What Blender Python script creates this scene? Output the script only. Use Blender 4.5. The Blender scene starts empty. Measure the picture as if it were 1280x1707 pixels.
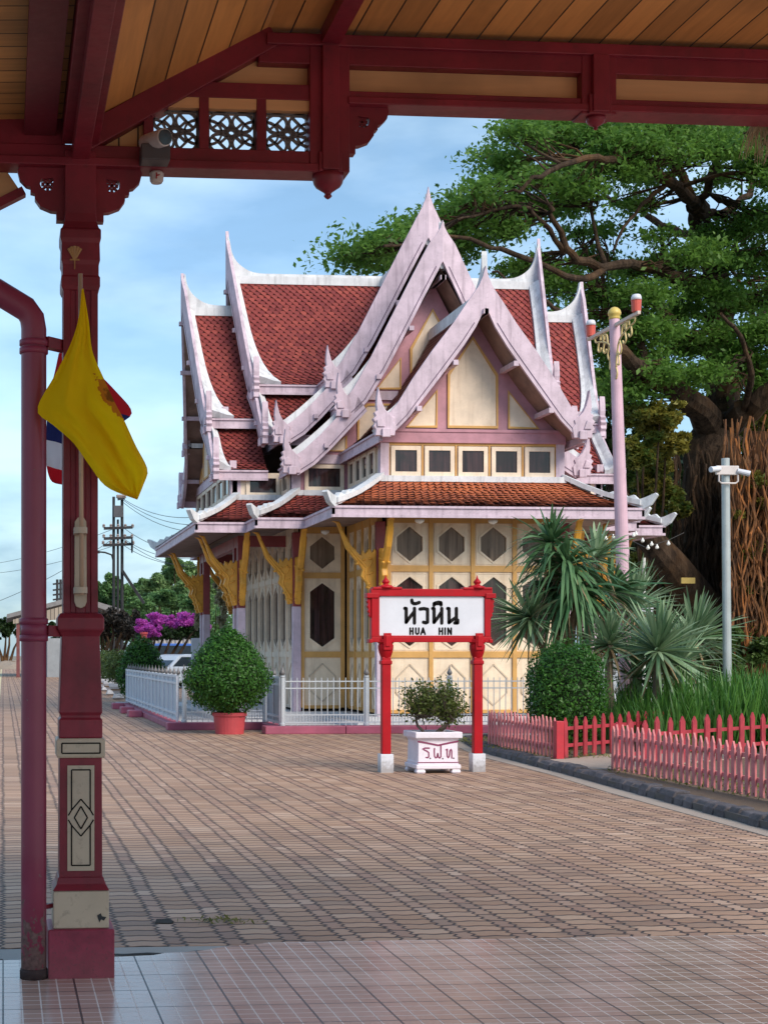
import bpy, math, random
import numpy as np
from mathutils import Vector, Matrix
random.seed(7); rng = np.random.default_rng(11)
S = bpy.context.scene; COL = S.collection
R = math.radians
# ---------------------------------------------------------------- camera
TH = R(4.86); CS, SN = math.cos(TH), math.sin(TH); F = 2550.0; PX0, PY0, H0 = 222.0, 1090.0, 1.5
cam = bpy.data.cameras.new('camera'); co = bpy.data.objects.new('camera', cam); COL.objects.link(co)
cam.sensor_fit = 'HORIZONTAL'; cam.sensor_width = 36; cam.lens = F / 1280 * 36
cam.shift_x = (640 - PX0) / 1280; cam.shift_y = (PY0 - 853.5) / 1280
cam.clip_start = .05; cam.clip_end = 3000
co.location = (0, 0, H0); co.rotation_euler = (R(90), 0, -TH); S.camera = co
def P(px, py, Y):                         # photo pixel -> point on the plane at distance Y
    u = (px - PX0) / F; X = Y * (u * CS + SN) / (CS - u * SN)
    d = X * SN + Y * CS
    return Vector((X, Y, H0 + (PY0 - py) / F * d))
def G(px, py, z=0.0):                     # photo pixel -> point at height z
    d = F * (H0 - z) / (py - PY0); u = (px - PX0) / F
    k = (u * CS + SN) / (CS - u * SN); Y = d / (k * SN + CS)
    return Vector((k * Y, Y, z))
# ---------------------------------------------------------------- objects
def tag(o, label=None, cat=None, group=None, kind=None):
    if label: o['label'] = label
    if cat: o['category'] = cat
    if group: o['group'] = group
    if kind: o['kind'] = kind
    return o
def thing(name, label, cat, loc=(0, 0, 0), group=None):
    o = bpy.data.objects.new(name, None); o.empty_display_size = .2; COL.objects.link(o); o.location = loc
    return tag(o, label, cat, group)
def org(o):
    v = Vector((0, 0, 0))
    while o: v = v + o.location; o = o.parent
    return v
def copy_tree(o, parent=None):
    c = o.copy(); COL.objects.link(c)
    if parent: c.parent = parent
    for ch in list(o.children): copy_tree(ch, c)
    return c
def smooth01(t): return t * t * (3 - 2 * t)
class MB:
    def __init__(s, M=None): s.v = []; s.f = []; s.M = M
    def pt(s, p):
        p = Vector(p)
        if s.M is not None: p = s.M @ p
        s.v.append(p); return len(s.v) - 1
    def face(s, pts): s.f.append([s.pt(p) for p in pts]); return s
    def box(s, a, b):
        x0, y0, z0 = a; x1, y1, z1 = b
        x0, x1 = min(x0, x1), max(x0, x1); y0, y1 = min(y0, y1), max(y0, y1); z0, z1 = min(z0, z1), max(z0, z1)
        i = [s.pt(p) for p in ((x0,y0,z0),(x1,y0,z0),(x1,y1,z0),(x0,y1,z0),(x0,y0,z1),(x1,y0,z1),(x1,y1,z1),(x0,y1,z1))]
        for q in ((0,3,2,1),(4,5,6,7),(0,1,5,4),(1,2,6,5),(2,3,7,6),(3,0,4,7)): s.f.append([i[k] for k in q])
        return s
    def cbox(s, c, d): return s.box([c[k] - d[k] / 2 for k in range(3)], [c[k] + d[k] / 2 for k in range(3)])
    def bar(s, p, q, w, h, up=(0, 0, 1)):   # rectangular bar from p to q
        p, q = Vector(p), Vector(q); d = (q - p); 
        if d.length < 1e-6: return s
        d.normalize(); up = Vector(up)
        if abs(d.dot(up)) > .99: up = Vector((0, 1, 0))
        a = d.cross(up).normalized(); b = a.cross(d).normalized()
        i = []
        for e in (p, q):
            for x, y in ((-1,-1),(1,-1),(1,1),(-1,1)): i.append(s.pt(e + a * (x * w / 2) + b * (y * h / 2)))
        for q4 in ((3,2,1,0),(4,5,6,7),(0,1,5,4),(1,2,6,5),(2,3,7,6),(3,0,4,7)): s.f.append([i[k] for k in q4])
        return s
    def tube(s, pts, rad, n=8, cap=True):
        pts = [Vector(p) for p in pts]
        if not hasattr(rad, '__len__'): rad = [rad] * len(pts)
        rings = []; up = None
        for k, p in enumerate(pts):
            d = (pts[min(k + 1, len(pts) - 1)] - pts[max(k - 1, 0)])
            d = d.normalized() if d.length > 1e-9 else Vector((0, 0, 1))
            if up is None:
                up = Vector((0, 0, 1)) if abs(d.z) < .9 else Vector((1, 0, 0))
            a = d.cross(up)
            if a.length < 1e-4: a = d.cross(Vector((0, 1, 0.1)))
            a.normalize(); b = a.cross(d).normalized(); up = b
            rings.append([s.pt(p + a * (rad[k] * math.cos(t)) + b * (rad[k] * math.sin(t))) for t in [2 * math.pi * j / n for j in range(n)]])
        for r0, r1 in zip(rings, rings[1:]):
            for j in range(n): s.f.append([r0[j], r0[(j + 1) % n], r1[(j + 1) % n], r1[j]])
        if cap: s.f.append(rings[0][::-1]); s.f.append(rings[-1])
        return s
    def lathe(s, prof, c, n=16, sq=False):   # prof (r, z) about a vertical axis; sq makes it a square section
        c = Vector(c); rings = []
        for r, z in prof:
            if sq: ring = [(-1,-1),(1,-1),(1,1),(-1,1)]
            else: ring = [(math.cos(2*math.pi*j/n), math.sin(2*math.pi*j/n)) for j in range(n)]
            rings.append([s.pt(c + Vector((x * r, y * r, z))) for x, y in ring])
        m = len(rings[0])
        for r0, r1 in zip(rings, rings[1:]):
            for j in range(m): s.f.append([r0[j], r0[(j + 1) % m], r1[(j + 1) % m], r1[j]])
        s.f.append(rings[0][::-1]); s.f.append(rings[-1]); return s
    def prism(s, poly, fn, d0, d1):          # poly of (a, b), fn(a, b, d) -> point
        i0 = [s.pt(fn(a, b, d0)) for a, b in poly]; i1 = [s.pt(fn(a, b, d1)) for a, b in poly]; n = len(poly)
        s.f.append(i0[::-1]); s.f.append(i1)
        for j in range(n): s.f.append([i0[j], i0[(j + 1) % n], i1[(j + 1) % n], i1[j]])
        return s
    def strip(s, L, Rr, th=None, n=None):    # ribbon between two polylines, with thickness along n
        L = [Vector(p) for p in L]; Rr = [Vector(p) for p in Rr]
        if th is None:
            a = [s.pt(p) for p in L]; b = [s.pt(p) for p in Rr]
            for k in range(len(a) - 1): s.f.append([a[k], a[k + 1], b[k + 1], b[k]])
            return s
        n = Vector(n) * th
        a = [s.pt(p) for p in L]; b = [s.pt(p) for p in Rr]; c = [s.pt(p + n) for p in L]; d = [s.pt(p + n) for p in Rr]
        for k in range(len(a) - 1):
            s.f += [[a[k], a[k+1], b[k+1], b[k]], [c[k], d[k], d[k+1], c[k+1]], [a[k], c[k], c[k+1], a[k+1]], [b[k], b[k+1], d[k+1], d[k]]]
        s.f += [[a[0], b[0], d[0], c[0]], [a[-1], c[-1], d[-1], b[-1]]]
        return s
    def build(s, name, mat, parent=None, smooth=False, bevel=0, fix=True, loc=None):
        o_ = org(parent) if parent else Vector((0, 0, 0))
        me = bpy.data.meshes.new(name); base = o_ + (Vector(loc) if loc is not None else Vector((0, 0, 0)))
        me.from_pydata([tuple(p - base) for p in s.v], [], s.f)
        if fix:
            import bmesh
            bm = bmesh.new(); bm.from_mesh(me); bmesh.ops.recalc_face_normals(bm, faces=bm.faces); bm.to_mesh(me); bm.free()
        if mat: me.materials.append(mat)
        if smooth: me.polygons.foreach_set('use_smooth', [True] * len(me.polygons))
        o = bpy.data.objects.new(name, me); COL.objects.link(o)
        if parent: o.parent = parent
        if loc is not None: o.location = loc
        if bevel:
            m = o.modifiers.new('bevel', 'BEVEL'); m.width = bevel; m.segments = 2; m.limit_method = 'ANGLE'; m.angle_limit = R(40)
        return o
def npmesh(name, V, Fq, mat, parent=None):
    """quads from numpy arrays"""
    if parent: V = V - np.array(org(parent))
    me = bpy.data.meshes.new(name); me.vertices.add(len(V)); me.vertices.foreach_set('co', V.astype(np.float32).ravel())
    k = Fq.shape[1]; me.loops.add(Fq.size); me.loops.foreach_set('vertex_index', Fq.astype(np.int32).ravel())
    me.polygons.add(len(Fq)); me.polygons.foreach_set('loop_start', np.arange(0, Fq.size, k, dtype=np.int32)); me.polygons.foreach_set('loop_total', np.full(len(Fq), k, np.int32))
    me.update(); me.validate()
    me.materials.append(mat); o = bpy.data.objects.new(name, me); COL.objects.link(o)
    if parent: o.parent = parent
    return o
def leaves(name, C, size, mat, parent=None, asp=.5, up=.6, out=None, jit=.35):
    """one small diamond leaf, folded along its rib, at each centre in C"""
    C = np.asarray(C, float); n = len(C)
    nr = rng.normal(size=(n, 3)); nr[:, 2] += up * 2
    if out is not None: nr += out * 1.5
    nr /= np.linalg.norm(nr, axis=1)[:, None]
    t = rng.normal(size=(n, 3)); t -= (t * nr).sum(1)[:, None] * nr; t /= np.linalg.norm(t, axis=1)[:, None]
    b = np.cross(nr, t); L = size * (1 + jit * rng.uniform(-1, 1, n))[:, None]; Wd = L * asp
    V = np.stack([C - t * L / 2, C + b * Wd / 2 + nr * L * .06, C + t * L / 2, C - b * Wd / 2 + nr * L * .06], 1).reshape(-1, 3)
    return npmesh(name, V, np.arange(4 * n).reshape(n, 4), mat, parent)
def ball_pts(c, r, n, shell=.6):
    d = rng.normal(size=(n, 3)); d /= np.linalg.norm(d, axis=1)[:, None]
    rr = (shell + (1 - shell) * rng.uniform(0, 1, n) ** .6)[:, None]
    return np.array(c) + d * rr * np.array(r)
# ---------------------------------------------------------------- materials
class NT:
    def __init__(s, name):
        s.m = bpy.data.materials.new(name); s.m.use_nodes = True; s.t = s.m.node_tree; s.b = s.t.nodes['Principled BSDF']
    def n(s, typ, **kw):
        x = s.t.nodes.new(typ)
        for k, v in kw.items(): setattr(x, k, v)
        return x
    def put(s, sock, v):
        if isinstance(v, bpy.types.NodeSocket): s.t.links.new(v, sock)
        elif v is not None: sock.default_value = v
    def math(s, op, a, b=None, c=None):
        x = s.n('ShaderNodeMath', operation=op); s.put(x.inputs[0], a)
        if b is not None: s.put(x.inputs[1], b)
        if c is not None: s.put(x.inputs[2], c)
        return x.outputs[0]
    def mix(s, fac, a, b, mode='MIX'):
        x = s.n('ShaderNodeMix', data_type='RGBA', blend_type=mode); s.put(x.inputs[0], fac)
        s.put(x.inputs[6], (*a, 1) if isinstance(a, tuple) and len(a) == 3 else a); s.put(x.inputs[7], (*b, 1) if isinstance(b, tuple) and len(b) == 3 else b)
        return x.outputs[2]
    def noise(s, scale, detail=4, vec=None, rough=.6, out='Fac'):
        x = s.n('ShaderNodeTexNoise'); x.inputs['Scale'].default_value = scale; x.inputs['Detail'].default_value = detail; x.inputs['Roughness'].default_value = rough
        if vec is not None: s.put(x.inputs['Vector'], vec)
        return x.outputs[out]
    def ramp(s, fac, stops):
        x = s.n('ShaderNodeValToRGB'); s.put(x.inputs[0], fac); e = x.color_ramp.elements
        while len(e) < len(stops): e.new(.5)
        for k, (p, c) in enumerate(stops):
            e[k].position = p; e[k].color = (c, c, c, 1) if not isinstance(c, tuple) else (*c, 1)
        return x.outputs[0]
    def pos(s): return s.n('ShaderNodeNewGeometry').outputs['Position']
    def obj(s): return s.n('ShaderNodeTexCoord').outputs['Object']
    def island(s): return s.n('ShaderNodeNewGeometry').outputs['Random Per Island']
    def sep(s, v):
        x = s.n('ShaderNodeSeparateXYZ'); s.put(x.inputs[0], v); return x.outputs
    def comb(s, a, b, c=0.0):
        x = s.n('ShaderNodeCombineXYZ'); s.put(x.inputs[0], a); s.put(x.inputs[1], b); s.put(x.inputs[2], c); return x.outputs[0]
    def bump(s, h, strength=.3, dist=.01):
        x = s.n('ShaderNodeBump'); x.inputs['Strength'].default_value = strength; x.inputs['Distance'].default_value = dist
        s.put(x.inputs['Height'], h); s.t.links.new(x.outputs[0], s.b.inputs['Normal'])
    def col(s, c): s.put(s.b.inputs['Base Color'], (*c, 1) if isinstance(c, tuple) and len(c) == 3 else c)
    def rough(s, r): s.put(s.b.inputs['Roughness'], r)
def srgb(r, g, b):
    f = lambda c: (c / 255 / 12.92) if c <= 10 else ((c / 255 + .055) / 1.055) ** 2.4
    return (f(r), f(g), f(b))
MC = {}
def paint(name, c, rough=.5, var=.18, dirt=.25, dirtc=(.10, .075, .06), scale=3.0, bump=.06, metal=0.0, spec=.4, streak=0.0, foot=0.0):
    """painted / weathered surface: broad tone drift, fine grain, scattered worn spots"""
    if name in MC: return MC[name]
    N = NT(name); p = N.pos()
    a = N.noise(scale, 5, p); b = N.noise(scale * 9, 4, p)
    lo = tuple(x * (1 - var) for x in c); hi = tuple(min(1, x * (1 + var)) for x in c)
    k = N.mix(N.ramp(a, [(.3, 0.0), (.7, 1.0)]), lo, hi)
    k = N.mix(N.math('MULTIPLY', N.ramp(b, [(.56, 0.0), (.74, 1.0)]), dirt), k, dirtc)
    if streak:
        q_ = N.sep(p); sv = N.comb(N.math('MULTIPLY', q_[0], 9.0), N.math('MULTIPLY', q_[1], 9.0), N.math('MULTIPLY', q_[2], .7)); k = N.mix(N.math('MULTIPLY', N.ramp(N.noise(1.0, 5, sv), [(.50, 0.0), (.72, 1.0)]), streak), k, dirtc)
    if foot:
        q_ = N.sep(p); lo_ = N.math('ADD', N.ramp(q_[2], [(.0, 1.0), (.30, 0.0)]), N.math('SUBTRACT', b, .62)); k = N.mix(N.math('MULTIPLY', N.ramp(lo_, [(.25, 0.0), (.75, 1.0)]), foot), k, (.13, .10, .08))
    N.col(k); N.rough(N.math('MULTIPLY_ADD', b, .25, rough - .12)); N.b.inputs['Metallic'].default_value = metal
    N.b.inputs['Specular IOR Level'].default_value = spec
    if bump: N.bump(b, bump, .01)
    MC[name] = N.m; return N.m
def leafmat(name, c1, c2, rough=.45, trans=.25, c3=None):
    if name in MC: return MC[name]
    N = NT(name); i = N.island(); p = N.pos()
    k = N.mix(i, c1, c2); 
    if c3: k = N.mix(N.ramp(N.noise(.55, 3, p), [(.45, 0.0), (.62, 1.0)]), k, c3)
    N.col(k); N.rough(rough); N.b.inputs['Specular IOR Level'].default_value = .25
    tr = N.n('ShaderNodeBsdfTranslucent'); N.put(tr.inputs[0], N.mix(.5, k, tuple(min(1, x * 1.6) for x in c2)))
    mx = N.n('ShaderNodeMixShader'); mx.inputs[0].default_value = trans
    N.t.links.new(N.b.outputs[0], mx.inputs[1]); N.t.links.new(tr.outputs[0], mx.inputs[2])
    N.t.links.new(mx.outputs[0], N.t.nodes['Material Output'].inputs[0]); MC[name] = N.m; return N.m
def wood(name, c, axis=0, plank=.15, gap=.006, rough=.55, var=.25, grain=True):
    """boards side by side along 'axis' (0 x, 1 y, 2 z): each board its own tone, dark joints"""
    if name in MC: return MC[name]
    N = NT(name); p = N.sep(N.pos()); q = N.math('DIVIDE', p[axis], plank); fr = N.math('FRACT', q); fl = N.math('FLOOR', q)
    wn = N.n('ShaderNodeTexWhiteNoise', noise_dimensions='1D'); N.put(wn.inputs['W'], fl)
    vec = N.comb(N.math('MULTIPLY', p[0], 22.0 if axis == 0 else 1.6), N.math('MULTIPLY', p[1], 22.0 if axis == 1 else 1.6), N.math('ADD', N.math('MULTIPLY', p[2], 22.0 if axis == 2 else 1.6), N.math('MULTIPLY', wn.outputs[0], 30.0)))
    g = N.noise(1.5, 5, vec)
    t = N.math('ADD', N.math('MULTIPLY', wn.outputs[0], .5), N.math('MULTIPLY', g, .6))
    k = N.mix(t, tuple(x * (1 - var * 1.3) for x in c), tuple(x * (1 + var) for x in c))
    st = N.ramp(N.noise(1.1, 4, N.pos()), [(.5, 0.0), (.75, .6)])
    k = N.mix(st, k, tuple(x * .35 for x in c))
    j = N.math('LESS_THAN', N.math('ABSOLUTE', N.math('SUBTRACT', fr, .5)), .5 - gap / plank)
    k = N.mix(j, tuple(x * .08 for x in c), k)
    N.col(k); N.rough(rough); N.bump(N.math('ADD', j, N.math('MULTIPLY', g, .2)), .4, .006); MC[name] = N.m; return N.m
# colours
MAROON = paint('maroon_paint', (.205, .015, .029), .45, .30, .4, (.09, .015, .02), streak=.35)
MAROON_L = paint('maroon_pipe_paint', (.25, .035, .075), .42, .22, .25, (.07, .02, .03))
CREAM = paint('cream_paint', (.79, .645, .50), .55, .12, .18, (.40, .26, .16), streak=.3)
CREAM_D = paint('aged_cream_paint', (.50, .40, .29), .5, .12, .35)
LAV = paint('lavender_paint', (.58, .455, .525), .55, .18, .30, (.20, .14, .18), streak=.55)
PINK = paint('pink_trim_paint', (.46, .22, .27), .5, .18, .2, (.15, .07, .08))
WHITE = paint('white_ridge_plaster', (.66, .67, .69), .6, .14, .4, (.26, .27, .28), streak=.5)
WHITE2 = paint('white_paint', (.63, .64, .69), .5, .06, .12, (.35, .33, .32), foot=.6)
MUST = paint('mustard_paint', (.60, .33, .10), .5, .14, .18, (.25, .13, .05))
GOLD = paint('golden_bracket_paint', (.70, .335, .04), .42, .22, .2, (.22, .10, .02))
RED = paint('red_sign_paint', (.38, .0035, .010), .45, .16, .2, (.22, .02, .02), spec=.22, streak=.25)
def pane_mat(name, a_, b_, c_, sp, ro):
    N = NT(name); p = N.pos(); q_ = N.sep(p); v = N.comb(N.math('MULTIPLY', q_[0], 13.0), N.math('MULTIPLY', q_[1], 13.0), N.math('MULTIPLY', q_[2], .5)); g_ = N.noise(1.0, 3, v); l_ = N.noise(1.6, 4, p)
    k = N.mix(N.ramp(g_, [(.35, 0.0), (.68, 1.0)]), a_, b_); k = N.mix(N.ramp(l_, [(.48, 0.0), (.60, .8)]), k, c_); N.col(k); N.rough(ro); N.b.inputs['Specular IOR Level'].default_value = sp; N.bump(N.noise(2.2, 2, p), .03, .05); return N.m
GLASS = pane_mat('curtained_window_glass', (.012, .006, .007), (.075, .035, .035), (.02, .014, .012), .5, .07)
IRON = paint('black_iron', (.02, .02, .022), .5, .3, .1)
LINE = paint('black_line_paint', (.014, .013, .013), .85, .2, 0, spec=.08)
SOFFIT = paint('brown_soffit_boards', (.24, .16, .13), .7, .3, .4)
SILVER = paint('silver_grey_paint', (.50, .53, .56), .4, .08, .2, (.2, .2, .2), metal=.15)
GRAVEL = None
# ================================================================ sky and light
SUN_EL, SUN_AZ = R(38), R(150)      # azimuth clockwise from +Y (north): from behind the camera, a little right
w = bpy.data.worlds.new('World'); S.world = w; w.use_nodes = True; nt = w.node_tree
bg = nt.nodes['Background']; sky = nt.nodes.new('ShaderNodeTexSky'); sky.sky_type = 'NISHITA'; sky.sun_disc = False
sky.sun_elevation = SUN_EL; sky.sun_rotation = SUN_AZ; sky.air_density = 1.1; sky.dust_density = .6; sky.ozone_density = 1.6
tc = nt.nodes.new('ShaderNodeTexCoord'); mp = nt.nodes.new('ShaderNodeMapping'); mp.inputs['Scale'].default_value = (2.0, 2.0, 6.0); mp.inputs['Location'].default_value = (.35, .1, .62)
nt.links.new(tc.outputs['Generated'], mp.inputs[0])
nz = nt.nodes.new('ShaderNodeTexNoise'); nz.inputs['Scale'].default_value = 1.7; nz.inputs['Detail'].default_value = 8; nz.inputs['Roughness'].default_value = .55; nz.inputs['Distortion'].default_value = .35
nt.links.new(mp.outputs[0], nz.inputs['Vector'])
rp = nt.nodes.new('ShaderNodeValToRGB'); rp.color_ramp.elements[0].position = .40; rp.color_ramp.elements[0].color = (.50, .50, .50, 1); rp.color_ramp.elements[1].position = .58; rp.color_ramp.elements[1].color = (.95, .95, .95, 1)
nt.links.new(nz.outputs[0], rp.inputs[0])
# more cloud low down, clearer above
sx = nt.nodes.new('ShaderNodeSeparateXYZ'); nt.links.new(tc.outputs['Generated'], sx.inputs[0])
mr = nt.nodes.new('ShaderNodeMapRange'); mr.inputs['From Min'].default_value = .02; mr.inputs['From Max'].default_value = .30; mr.inputs['To Min'].default_value = 1.0; mr.inputs['To Max'].default_value = .62
nt.links.new(sx.outputs[2], mr.inputs[0])
ml = nt.nodes.new('ShaderNodeMath'); ml.operation = 'MULTIPLY'; nt.links.new(rp.outputs[0], ml.inputs[0]); nt.links.new(mr.outputs[0], ml.inputs[1])
# cloud body tone varies from grey-blue to white
rp2 = nt.nodes.new('ShaderNodeValToRGB'); rp2.color_ramp.elements[0].position = .41; rp2.color_ramp.elements[0].color = (1.35, 2.1, 2.85, 1); rp2.color_ramp.elements[1].position = .64; rp2.color_ramp.elements[1].color = (4.3, 4.9, 5.2, 1)
nz2 = nt.nodes.new('ShaderNodeTexNoise'); nz2.inputs['Scale'].default_value = 2.4; nz2.inputs['Detail'].default_value = 6; nt.links.new(mp.outputs[0], nz2.inputs['Vector']); nt.links.new(nz2.outputs[0], rp2.inputs[0])
mx = nt.nodes.new('ShaderNodeMix'); mx.data_type = 'RGBA'; nt.links.new(ml.outputs[0], mx.inputs[0]); nt.links.new(sky.outputs[0], mx.inputs[6]); nt.links.new(rp2.outputs[0], mx.inputs[7])
tn = nt.nodes.new('ShaderNodeMix'); tn.data_type = 'RGBA'; tn.blend_type = 'MULTIPLY'; tn.inputs[0].default_value = 1; tn.inputs[7].default_value = (.87, .975, 1.04, 1); nt.links.new(mx.outputs[2], tn.inputs[6]); nt.links.new(tn.outputs[2], bg.inputs[0]); bg.inputs[1].default_value = .112
sl = bpy.data.lights.new('sun', 'SUN'); sl.energy = 2.0; sl.angle = R(34); sl.color = (1, .885, .75)
so = bpy.data.objects.new('sun', sl); COL.objects.link(so)
so.rotation_euler = (R(90) - SUN_EL, 0, -SUN_AZ + math.pi)   # light travels away from the azimuth
dv = Vector((math.sin(SUN_AZ) * math.cos(SUN_EL), math.cos(SUN_AZ) * math.cos(SUN_EL), math.sin(SUN_EL)))
so.rotation_euler = (-dv).to_track_quat('-Z', 'Y').to_euler()
S.view_settings.view_transform = 'Standard'; S.view_settings.look = 'None'; S.view_settings.gamma = 1; S.view_settings.exposure = .95
S.cycles.max_bounces = 8; S.cycles.diffuse_bounces = 4
# ================================================================ ground
def paver_mat():
    N = NT('interlocking_pavers'); p0 = N.pos(); p = N.sep(p0)
    wob = N.math('MULTIPLY', N.math('SUBTRACT', N.noise(1.2, 3, p0), .5), .05)
    wv = N.math('MULTIPLY', N.math('SUBTRACT', N.noise(6.0, 2, p0), .5), .022)
    zig = N.math('MULTIPLY', N.math('PINGPONG', p[1], .0425), .62)
    x = N.math('ADD', N.math('ADD', p[0], wob), N.math('SUBTRACT', zig, .011))
    u = N.math('DIVIDE', x, .312); uf = N.math('FRACT', u); ui = N.math('FLOOR', u)
    tan = N.math('LESS_THAN', uf, .68)
    wig = N.math('MULTIPLY', N.math('SINE', N.math('MULTIPLY', p[0], 50.0)), .006)
    y = N.math('ADD', N.math('ADD', p[1], wv), N.math('ADD', N.math('MULTIPLY', ui, .077), wig))
    rl = N.math('ADD', .15, N.math('MULTIPLY', N.math('SUBTRACT', 1.0, tan), .05))
    v = N.math('DIVIDE', y, rl); vf = N.math('FRACT', v); vi = N.math('FLOOR', v)
    du = N.math('MINIMUM', N.math('ABSOLUTE', N.math('SUBTRACT', uf, .68)), N.math('MINIMUM', uf, N.math('SUBTRACT', 1.0, uf)))
    ju = N.ramp(N.math('MULTIPLY', du, .312), [(.004, 0.0), (.011, 1.0)])
    dv_ = N.math('MULTIPLY', N.math('MINIMUM', vf, N.math('SUBTRACT', 1.0, vf)), rl)
    jv = N.ramp(dv_, [(.005, .0), (.017, 1.0)])
    j = N.math('MULTIPLY', ju, jv)
    wn = N.n('ShaderNodeTexWhiteNoise', noise_dimensions='3D'); N.put(wn.inputs['Vector'], N.comb(ui, vi, tan))
    c1 = N.mix(wn.outputs[0], (.45, .258, .155), (.60, .375, .25)); c2 = N.mix(wn.outputs[0], (.41, .232, .16), (.53, .33, .225))
    c = N.mix(tan, c2, c1)
    big = N.noise(.35, 5, p0)
    c = N.mix(N.ramp(big, [(.42, 0.0), (.7, .45)]), c, (.24, .15, .11))
    c = N.mix(N.ramp(N.noise(1.7, 4, p0), [(.5, 0.0), (.75, .35)]), c, (.52, .36, .22))
    sp = N.noise(60, 3, p0); c = N.mix(N.math('MULTIPLY', sp, .35), c, (.20, .13, .10))
    c = N.mix(N.ramp(N.noise(.9, 6, p0), [(.60, 0.0), (.66, .4), (.78, .5)]), c, (.15, .11, .095)); w2 = N.n('ShaderNodeTexWhiteNoise', noise_dimensions='3D'); N.put(w2.inputs['Vector'], N.comb(ui, vi, 7.3)); c = N.mix(N.ramp(w2.outputs[0], [(.0, .45), (.22, .0)]), c, (.17, .115, .09)); c = N.mix(N.ramp(w2.outputs[0], [(.8, 0.0), (1.0, .4)]), c, (.70, .50, .37)); c = N.mix(j, (.065, .044, .038), c); N.col(c)
    N.rough(N.math('MULTIPLY_ADD', sp, .3, .5)); N.b.inputs['Specular IOR Level'].default_value = .3
    tl = N.math('MULTIPLY', wn.outputs[0], .4)
    N.bump(N.math('ADD', N.math('ADD', j, tl), N.math('MULTIPLY', sp, .12)), .8, .014)
    return N.m
PAVER = paver_mat()
def floor_mat():
    N = NT('glazed_floor_tiles'); p0 = N.pos(); p = N.sep(p0)
    def g(a, per, wd):
        f = N.math('FRACT', N.math('DIVIDE', a, per)); d = N.math('MULTIPLY', N.math('MINIMUM', f, N.math('SUBTRACT', 1.0, f)), per)
        return N.math('LESS_THAN', d, wd)
    gl = N.math('MAXIMUM', g(p[0], .08, .0030), g(p[1], .08, .0030)); dk = N.math('MAXIMUM', g(p[0], .32, .0045), g(p[1], .32, .0045))
    wn = N.n('ShaderNodeTexWhiteNoise', noise_dimensions='2D'); N.put(wn.inputs['Vector'], N.comb(N.math('FLOOR', N.math('DIVIDE', p[0], .32)), N.math('FLOOR', N.math('DIVIDE', p[1], .32))))
    c = N.mix(wn.outputs[0], (.50, .31, .235), (.62, .425, .335)); c = N.mix(N.math('MULTIPLY', N.noise(3, 5, p0), .5), c, (.36, .27, .24))
    c = N.mix(gl, c, (.74, .66, .60)); c = N.mix(dk, c, (.06, .045, .04)); N.col(c)
    N.rough(N.math('ADD', N.math('MULTIPLY', N.noise(5, 4, p0), .16), N.math('MULTIPLY_ADD', gl, .3, .10))); N.b.inputs['Specular IOR Level'].default_value = .6
    N.bump(N.math('SUBTRACT', 1.0, N.math('MAXIMUM', gl, dk)), .3, .002); return N.m
def soilmat(name, a, b, sc=4, bs=.5):
    N = NT(name); p = N.pos(); n1 = N.noise(sc, 6, p); n2 = N.noise(sc * 12, 4, p)
    N.col(N.mix(N.math('ADD', N.math('MULTIPLY', n1, .6), N.math('MULTIPLY', n2, .4)), a, b)); N.rough(.9); N.bump(n2, bs, .02); return N.m
def st(o, label=None): return tag(o, label, kind='structure')
m = MB(); m.face([(-900, -300, -.9), (900, -300, -.9), (900, 1500, -.9), (-900, 1500, -.9)]); st(m.build('ground', soilmat('dry_ground', (.16, .13, .09), (.27, .23, .17), .3)))
m = MB(); m.box((-1.0, 7.8, -.95), (7.9, 180, 0)); st(m.build('platform_paving', PAVER))
m = MB(); m.box((7.9, 7.8, -.95), (60, 180, -.004)); st(m.build('station_yard', soilmat('yard_concrete', (.33, .31, .28), (.45, .43, .39), 1.2, .2)))
m = MB(); m.box((-1.0, -8, -.95), (40, 7.8, -.003)); st(m.build('porch_slab', soilmat('slab_concrete', (.30, .29, .27), (.42, .40, .37), 3, .3)))
# glazed tile floor, its broken left edge set back behind a concrete strip
e = [(-1.0, 7.40), (.15, 7.44), (.5, 7.46), (.74, 7.50), (.80, 7.55), (.90, 7.56), (1.0, 7.60), (1.12, 7.69), (1.3, 7.74), (1.36, 7.78), (12, 7.78), (12, -8), (-1, -8)]
m = MB(); m.prism(e, lambda a, b, d: (a, b, d), -.001, .014); st(m.build('tile_floor', floor_mat()))
m = MB()
cr = [(.42, 7.62), (.6, 7.585), (.72, 7.6), (.85, 7.575), (.98, 7.635), (1.1, 7.63), (1.3, 7.70)]
m.strip([(x, y + .012 + .02 * random.random(), .003) for x, y in cr], [(x, y - .014 - .02 * random.random(), .003) for x, y in cr])
m.strip([(-.9, 7.52, .003), (-.4, 7.55, .003), (0, 7.52, .003)], [(-.9, 7.49, .003), (-.4, 7.50, .003), (0, 7.50, .003)])
st(m.build('slab_crack', paint('crack_shadow_dirt', (.03, .028, .026), .95, .2, 0)))
m = MB(); m.box((-.22, 7.8, .0005), (-.10, 170, .004)); st(m.build('platform_line', paint('yellowed_line_paint', (.62, .52, .30), .6, .1, .3)))
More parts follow.
